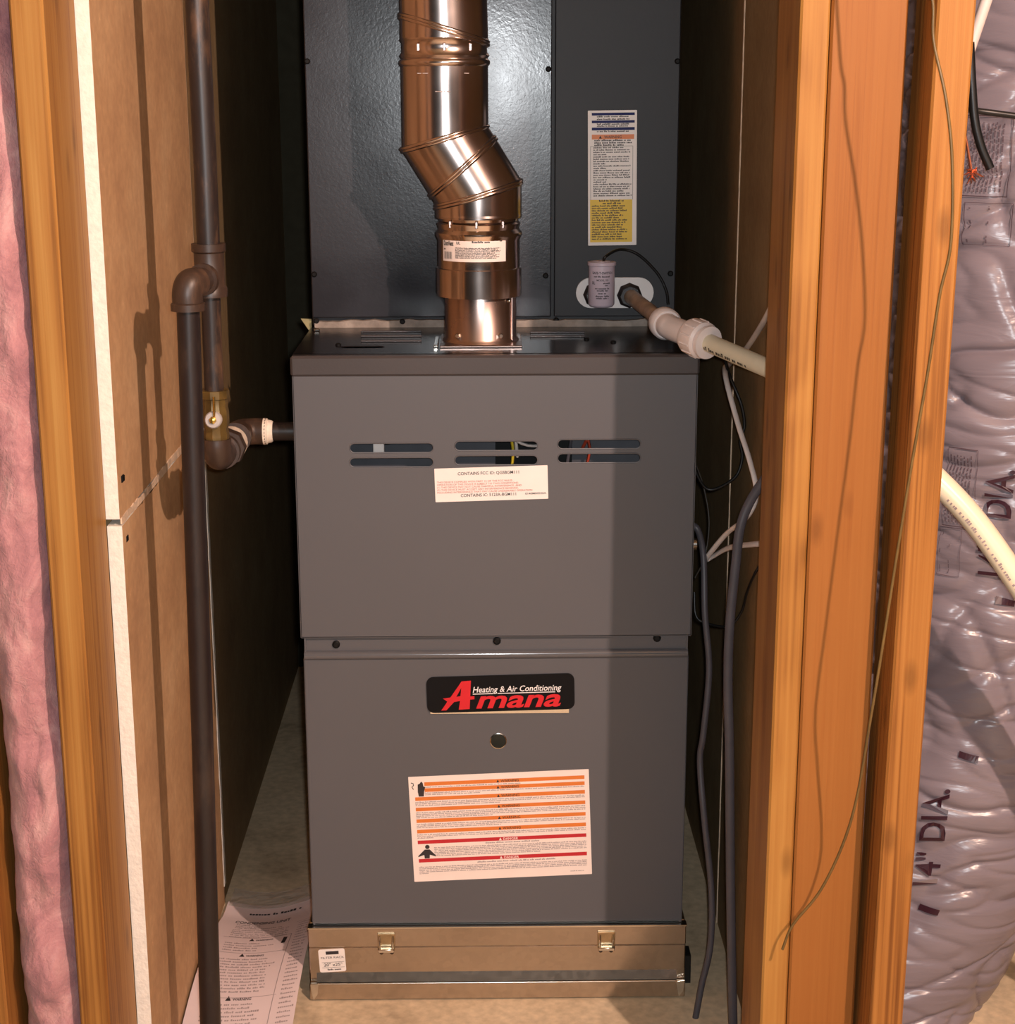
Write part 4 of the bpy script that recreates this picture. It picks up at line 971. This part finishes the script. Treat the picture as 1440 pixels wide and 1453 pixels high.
# ------------------------------------------------------------------ manual in its bag on the floor, left of the furnace
def manual():
    M = thing('manual', (-0.36, 0.1, 0), 'printed installation manual in a clear bag on the floor by the furnace', 'manual')
    # page surface: s along the length (0 far, 1 near), t across (0 wall side, 1 furnace side); right side curls up
    far_l, far_r = V((-0.430, 0.285, 0.006)), V((-0.279, 0.285, 0.022))
    near_l, near_r = V((-0.436, -0.175, 0.010)), V((-0.285, -0.150, 0.008))
    def surf(s, t, h=0.0):
        l = far_l.lerp(near_l, s); r = far_r.lerp(near_r, s); p = l.lerp(r, t)
        dip = 0.010 * math.sin(math.pi * t) * (1 - s * .6); crest = 0.030 * math.sin(math.pi * min(1, max(0, (s - .10) / .9))) * (1 - t * .25)
        return p + V((0, -0.010 * math.sin(math.pi * t) * (1 - s), crest - dip + 0.004 + h))
    def sheet(name, mat, s0, s1, t0, t1, h0, h1, ns=26, nt=14):
        mb = MB(); vs = []; fs = []
        for h in (h0, h1):
            for i in range(ns + 1):
                for j in range(nt + 1): vs.append(surf(s0 + (s1 - s0) * i / ns, t0 + (t1 - t0) * j / nt, h))
        K = (ns + 1) * (nt + 1); ix = lambda q, i, j: q * K + i * (nt + 1) + j
        for i in range(ns):
            for j in range(nt):
                fs += [(ix(0, i, j), ix(0, i + 1, j), ix(0, i + 1, j + 1), ix(0, i, j + 1)), (ix(1, i, j), ix(1, i, j + 1), ix(1, i + 1, j + 1), ix(1, i + 1, j))]
        for i in range(ns):
            for j in (0, nt): fs.append((ix(0, i, j), ix(0, i + 1, j), ix(1, i + 1, j), ix(1, i, j)))
        for j in range(nt):
            for i in (0, ns): fs.append((ix(0, i, j), ix(0, i, j + 1), ix(1, i, j + 1), ix(1, i, j)))
        return mb.add(vs, fs).build(name, mat, M, smooth=50)
    pg = sheet('page', 'paper', 0, 1, 0, 1, 0.0, 0.0012)
    sheet('page', 'paper', 0.02, 1, 0.03, 0.99, -0.004, -0.0025)
    sheet('bag_fringe', 'clear_film', -0.10, 0.03, 0.02, 1.0, 0.0018, 0.0024)
    L = 0.46; Wp = 0.151
    pf = lambda x, y, h: surf(y / L, x / Wp, 0.0016)
    def flip(mb, fn, *a, **k): fn(mb, lambda x, y, h: pf(x, -y, h), *a, **k)
    mb = MB()
    flip(mb, text, 'CONDENSING UNIT', .024, -.082, .0130, width=.086, bold=.016)
    mb.build('title_lettering', 'ink', pg, recalc=False)
    mb = MB(); flip(mb, fine, .040, .125, -.036, .0070); mb.build('header_print', 'ink', pg, recalc=False)
    for y, x in ((.165, .068), (.225, .062), (.345, .060)):
        mb = MB(); flip(mb, text, 'WARNING', x, -y, .0060, width=.026, bold=.02)
        mb.add([pf(x - .010, y, 0), pf(x - .002, y, 0), pf(x - .006, y - .011, 0)], [(0, 1, 2)]); mb.build('signal_word', 'ink', pg, recalc=False)
    for x, y in ((.108, .185),): mb = MB(); mb.add([pf(x, y, 0), pf(x + .006, y, 0), pf(x + .008, y - .022, 0), pf(x + .002, y - .024, 0)], [(0, 1, 2, 3)])
    mb.build('hand_pictogram', 'ink', pg, recalc=False)
    mb = MB()
    for y in (.092, .100, .108): flip(mb, fine, .028, .105, -y, .0045, 1 if y > .1 else .5)
    for i in range(5): flip(mb, fine, .026, .118, -(.118 + i * .0085), .0040, random.uniform(.9, 1))
    for i in range(4): flip(mb, fine, .024, .098, -(.178 + i * .009), .0042, random.choice((.7, 1)))
    for i in range(12): flip(mb, fine, .022, .108, -(.236 + i * .0082), .0040, random.uniform(.85, 1))
    for i in range(8): flip(mb, fine, .020, .104, -(.356 + i * .0085), .0042, random.uniform(.8, 1))
    def ln(x0, y0, x1, y1, w=.0011):
        n = 10
        for i in range(n):
            a, b = i / n, (i + 1) / n
            xa, ya, xb, yb = x0 + (x1 - x0) * a, y0 + (y1 - y0) * a, x0 + (x1 - x0) * b, y0 + (y1 - y0) * b
            if abs(x1 - x0) > abs(y1 - y0): mb.add([pf(xa, ya, 0), pf(xb, yb, 0), pf(xb, yb + w, 0), pf(xa, ya + w, 0)], [(0, 1, 2, 3)])
            else: mb.add([pf(xa, ya, 0), pf(xa + w, ya, 0), pf(xb + w, yb, 0), pf(xb, yb, 0)], [(0, 1, 2, 3)])
    for y in (.152, .212, .338, .432): ln(.018, y, .120, y)
    ln(.120, .152, .114, .432); ln(.122, .10, .148, .098)
    for i in range(30): flip(mb, fine, .126, .148, -(.11 + i * .0105), .0042, random.uniform(.8, 1))
    mb.build('fine_print', 'ink_soft', pg, recalc=False, kind='stuff')
manual()

# ------------------------------------------------------------------ flexible duct behind the studs on the right
DZ0, DZ1 = 0.0, 2.455
def dc(z):
    """centre and radius of the duct at height z"""
    t = max(0.0, min(1.0, z / 0.75)); k = 1 - (1 - t) ** 2
    return 0.555 + 0.155 * k + 0.030 * max(0, z - .75), 0.03 + 0.04 * k, 0.158 + 0.037 * k
def dsurf(th, z, h=0.0):
    cx, cy, r = dc(z)
    q = V((th * 1.15, 0.35 * math.sin(th * 3), (z + .030 * th) * 17))
    w = 0.005 * noise.noise(q) + 0.006 * noise.noise(V((th * .8, 2, z * 5)))
    for kf, am, sl in ((8, .010, .05), (15, .008, -.06), (26, .004, .03)):      # sharp sagging creases
        e = 1 - abs(noise.noise(V((th * 1.3 + kf, sl * 30, (z + sl * th) * kf)))) * 2
        w -= am * max(0, e - .55) ** 2 * 4
    r = r + w + h
    return V((cx + r * math.sin(th), cy - r * math.cos(th), z))
def flex_duct():
    DU = thing('flex_duct', (0.62, 0.05, 0), 'grey-purple wrinkled flexible duct standing behind the right studs', 'duct')
    nt, nz = 176, 1080; vs = []; fs = []
    for j in range(nz + 1):
        for i in range(nt): vs.append(dsurf(2 * math.pi * i / nt - math.pi, DZ0 + (DZ1 - DZ0) * j / nz))
    for j in range(nz):
        for i in range(nt): fs.append((j * nt + i, j * nt + (i + 1) % nt, (j + 1) * nt + (i + 1) % nt, (j + 1) * nt + i))
    jk = MB().add(vs, fs).build('jacket', 'duct_jacket', DU, smooth=180, recalc=False)
    def on(th0, z0, tilt):
        """print frame: x runs UP the duct, y runs to the left around it"""
        ct, st_ = math.cos(tilt), math.sin(tilt)
        def f(x, y, h):
            z = z0 + x * ct + y * st_; a = -y * ct + x * st_
            return dsurf(th0 + a / 0.19, z, 0.0034)
        return f
    def sub(mb, s, pf, x, y, cap, width, bold):
        text(mb, pf, s, x, y, cap, width=width, bold=bold)
    def px2(px, py):
        """photo pixel -> (angle, height) on the duct"""
        d = FWD + RIGHT * ((px - 720) / FPX) - UP * ((py - 726.5) / FPX); t = 1.6
        for _ in range(400):
            p = CAM + d * t; cx, cy, r = dc(p.z); e = math.hypot(p.x - cx, p.y - cy) - r
            if e < .0005: break
            t += max(e * .5, .0004)
        return math.atan2(p.x - cx, -(p.y - cy)), p.z
    def stencil(anchor, tilt, items):
        th, z = px2(*anchor); pf = on(th, z, tilt); mb = MB()
        for s, x, w in items: mb = MB(); sub(mb, s, pf, x, 0, 0.034, w, .016); mb.build('stencil_lettering', 'duct_ink', DU, recalc=False)
    stencil((1329, 1257), -0.16, (('14"', 0, .046), ('DIA.', .064, .076)))
    stencil((1425, 820), 0.0, (('14"', 0, .044), ('DIA.', .078, .064)))
    for a, b in (((1360, 1071), (1388, 1079)), ((1303, 1290), (1332, 1296)), ((1412, 852), (1440, 858))):
        (ta, za), (tb, zb2) = px2(*a), px2(*b); vs = []; fs = []
        for i in range(7):
            k = i / 6
            for o in (-.0045, .0045): vs.append(dsurf(ta + (tb - ta) * k, za + (zb2 - za) * k + o, .0034))
        for i in range(6): fs.append((i * 2, i * 2 + 2, i * 2 + 3, i * 2 + 1))
        MB().add(vs, fs).build('stencil_tick', 'duct_ink', DU, recalc=False)
    for (pa, pb, rows, boxed) in (((1362, 278), (1438, 165), 9, True), ((1362, 347), (1436, 290), 2, True), ((1336, 745), (1388, 640), 7, True), ((1326, 815), (1364, 752), 2, True)):
        (ta, za), (tb, zb2) = px2(*pa), px2(*pb); mb = MB(); wz = zb2 - za; wt = tb - ta
        pf = lambda x, y, h: dsurf(ta + y * wt, za + x * wz, .0028)
        for i in range(rows): 
            yy = .10 + .8 * i / rows; n0 = len(mb.v)
            x = .06
            while x < .92:
                for _ in range(random.randint(2, 6)):
                    w = .012
                    if x + w < .93: mb.add([pf(x, yy, 0), pf(x + w, yy, 0), pf(x + w, yy + (.30 / rows if rows > 3 else .035), 0), pf(x, yy + (.30 / rows if rows > 3 else .035), 0)], [(0, 1, 2, 3)])
                    x += .016
                x += .02
                if rows <= 3 and random.random() < .5: x += .25
        if boxed:
            for k in range(24):
                u0, u1 = k / 24, (k + 1) / 24
                for v0 in (0, 1): mb.add([pf(u0, v0, 0), pf(u1, v0, 0), pf(u1, v0 + .018, 0), pf(u0, v0 + .018, 0)], [(0, 1, 2, 3)])
                for w0 in (0, 1): mb.add([pf(w0, u0, 0), pf(w0, u1, 0), pf(w0 + .012, u1, 0), pf(w0 + .012, u0, 0)], [(0, 1, 2, 3)])
        mb.build('printed_panel', 'duct_ink_faint', DU, recalc=False)
flex_duct()

# cream pipe crossing in front of the duct
a, b = at(1300, 652, 1, -0.235), at(1385, 742, 1, -0.265); c_ = at(1480, 880, 1, -0.30); d_ = at(1560, 1005, 1, -0.32)
e_ = V((d_.x + .13, d_.y - .02, d_.z - .26)); g_ = V((d_.x + .18, d_.y - .03, .0))
cp = MB().tube(bez([a, b, c_, d_, e_, g_], 10), 0.0148, 24).build('condensate_pipe', 'pvc_cream', origin=tuple(g_), smooth=60)
tag(cp, 'cream plastic pipe slanting down in front of the grey duct', 'pipe')
P_ = bez([a, b, c_, d_, e_, g_], 10)
mb = MB(); dl = 0.0
for i in range(6, 24):
    p, q = P_[i], P_[i + 1]; t = (q - p).normalized(); sd = (UP - t * UP.dot(t)).normalized(); ou = sd.cross(t); ou = ou if ou.y < 0 else -ou
    L_ = (q - p).length
    def f(x, y, h, p=p, t=t, sd=sd, ou=ou): th = y / .0148 - .70; return p + t * x + (ou * math.cos(th) + sd * math.sin(th)) * .0151
    fine(mb, f, 0, L_, 0, .0045, .9, 0, 0, (1, 3))
mb.build('printed_code', 'ink_soft', cp, recalc=False)

# white pipe top right, behind the ringed stud
a, b = at(1420, -60, 1, -0.20), at(1376, 70, 1, -0.20)
tag(MB().tube([a + (a - b) * 1.2, a, b, b + (b - a) * .3], 0.0065, 16).build('vent_tube', 'cable_white', origin=tuple(b), smooth=60), 'white tube at the top right corner in front of the duct', 'tube')

# ------------------------------------------------------------------ cables and wires
def cable(name, label, mat, pts, r, cat='cable', flat=None, n=8):
    P = bez([at(*q) if not isinstance(q, V) else q for q in pts], n)
    return tag(MB().tube(P, r, 10, flat=flat).build(name, mat, origin=tuple(min(P, key=lambda p: p.z)), smooth=60), label, cat)
cable('white_cable', 'flat white cable looping down the right closet wall behind the drain pipe', 'cable_white',
      [(1112, 395, 0, .340), (1086, 452, 0, .340), (1052, 504, 0, .340), (1034, 517, 0, .336), (1029, 532, 1, .06), (1046, 598, 1, .0), (1064, 655, 1, -.04), (1073, 700, 1, -.06), (1060, 733, 1, -.06), (1030, 758, 1, .0), (1001, 794, 1, .05), (1012, 789, 1, .05), (1035, 777, 1, .0), (1072, 772, 1, -.09), (1092, 772, 1, -.11)], .004, flat=(.0042, .0028))
cable('grey_cable', 'thick grey cable hanging beside the trimmer stud down to the floor', 'cable_grey',
      [(1090, 672, 1, -.16), (1064, 712, 1, -.15), (1050, 750, 1, -.15), (1044, 800, 1, -.15), (1036, 880, 1, -.15), (1033, 960, 1, -.15), (1035, 1060, 1, -.15), (1036, 1180, 1, -.15), (1037, 1290, 1, -.15), (1040, 1453, 1, -.15), (1043, 1510, 1, -.15)], .0058, flat=(.0062, .0045))
cable('thin_grey_cable', 'thinner dark grey cable from the furnace side curving to the floor', 'cable_grey',
      [(978, 744, 1, .06), (990, 752, 1, .06), (998, 790, 1, .04), (1000, 870, 1, .02), (1006, 950, 1, .01), (998, 1040, 1, .0), (993, 1080, 1, .0), (999, 1160, 1, -.02), (1009, 1260, 1, -.03), (1008, 1340, 1, -.04), (995, 1400, 1, -.05), (985, 1453, 1, -.06), (980, 1470, 1, -.06)], .0046)
cable('black_wire', 'thin black wire curling on the right wall behind the white cable', 'cable_black',
      [(1028, 508, 1, .06), (1036, 535, 1, .09), (1052, 575, 1, .09), (1056, 605, 1, .09), (1050, 625, 1, .09), (1053, 650, 1, .09), (1042, 678, 1, .09), (1008, 695, 1, .10), (990, 676, 1, .10), (984, 650, 1, .10)], .0022, 'wire')
cable('brown_wire', 'thin brown wire running down beside the furnace right edge', 'wire_dark',
      [(984, 650, 1, .12), (998, 690, 1, .12), (1006, 740, 1, .11), (1000, 790, 1, .10), (986, 820, 1, .10)], .0014, 'wire')
cable('black_wire', 'looping dark wire low on the right wall behind the grey cable', 'cable_black',
      [(985, 840, 1, .08), (988, 875, 1, .07), (1008, 886, 1, .06), (1035, 888, 1, .04), (1052, 868, 1, .03), (1060, 840, 1, .0), (1072, 812, 1, -.06), (1088, 790, 1, -.08)], .0019, 'wire')
cable('hanging_wire', 'thin olive wire hanging loosely in front of the ringed and orange boards', 'wire_olive',
      [(1290, -560, 1, -.53), (1304, -260, 1, -.54), (1318, -40, 1, -.545), (1324, 8, 1, -.545), (1325, 60, 1, -.545), (1342, 140, 1, -.550), (1351, 230, 1, -.550), (1349, 345, 1, -.545), (1333, 420, 1, -.540), (1316, 530, 1, -.535), (1295, 650, 1, -.530), (1272, 790, 1, -.525), (1250, 930, 1, -.52), (1235, 1020, 1, -.50), (1216, 1130, 1, -.47), (1195, 1200, 1, -.448), (1163, 1265, 1, -.432), (1125, 1312, 1, -.428), (1110, 1347, 1, -.424)], .0016, 'wire')
cable('black_cable', 'thick black cable with a cut end at the top right before the duct', 'cable_black',
      [(1376, 60, 1, -.24), (1379, 120, 1, -.24), (1383, 170, 1, -.24), (1392, 208, 1, -.24), (1405, 239, 1, -.24)], .0052)
cable('black_cable', 'thin black cable running level across the duct at the top right', 'cable_black',
      [(1360, 153, 1, -.23), (1385, 157, 1, -.22), (1415, 161, 1, -.22), (1460, 167, 1, -.22)], .0036)
P0 = at(1379, 247, 1, -.24); mb = MB()
for k in range(22):
    d_ = V((random.uniform(-.6, 1), random.uniform(-.6, .3), random.uniform(-1, .8))).normalized() * random.uniform(.008, .016)
    s_0 = P0 + V((random.uniform(-.003, .003), 0, random.uniform(-.003, .003)))
    mb.tube([s_0 - d_ * .5, s_0 + V((0, 0, .002)), s_0 + d_], .0005, 4)
mb.tube([at(1366, 175, 1, -.25), at(1372, 205, 1, -.245), P0], .0016, 6)
tag(mb.build('copper_strands', 'copper', origin=tuple(P0), smooth=60), 'frayed bare copper strands beside the ringed stud at top right', 'wire')
# cable connector on the furnace flank
p = at(985, 772, 1, .06)
MB().lathe((W - .004, .06, p.z), (1, 0, 0), [(0, .012), (.006, .012), (.008, .009), (.016, .009), (.017, .006)], 18).build('cable_connector', 'chrome', F, smooth=40)
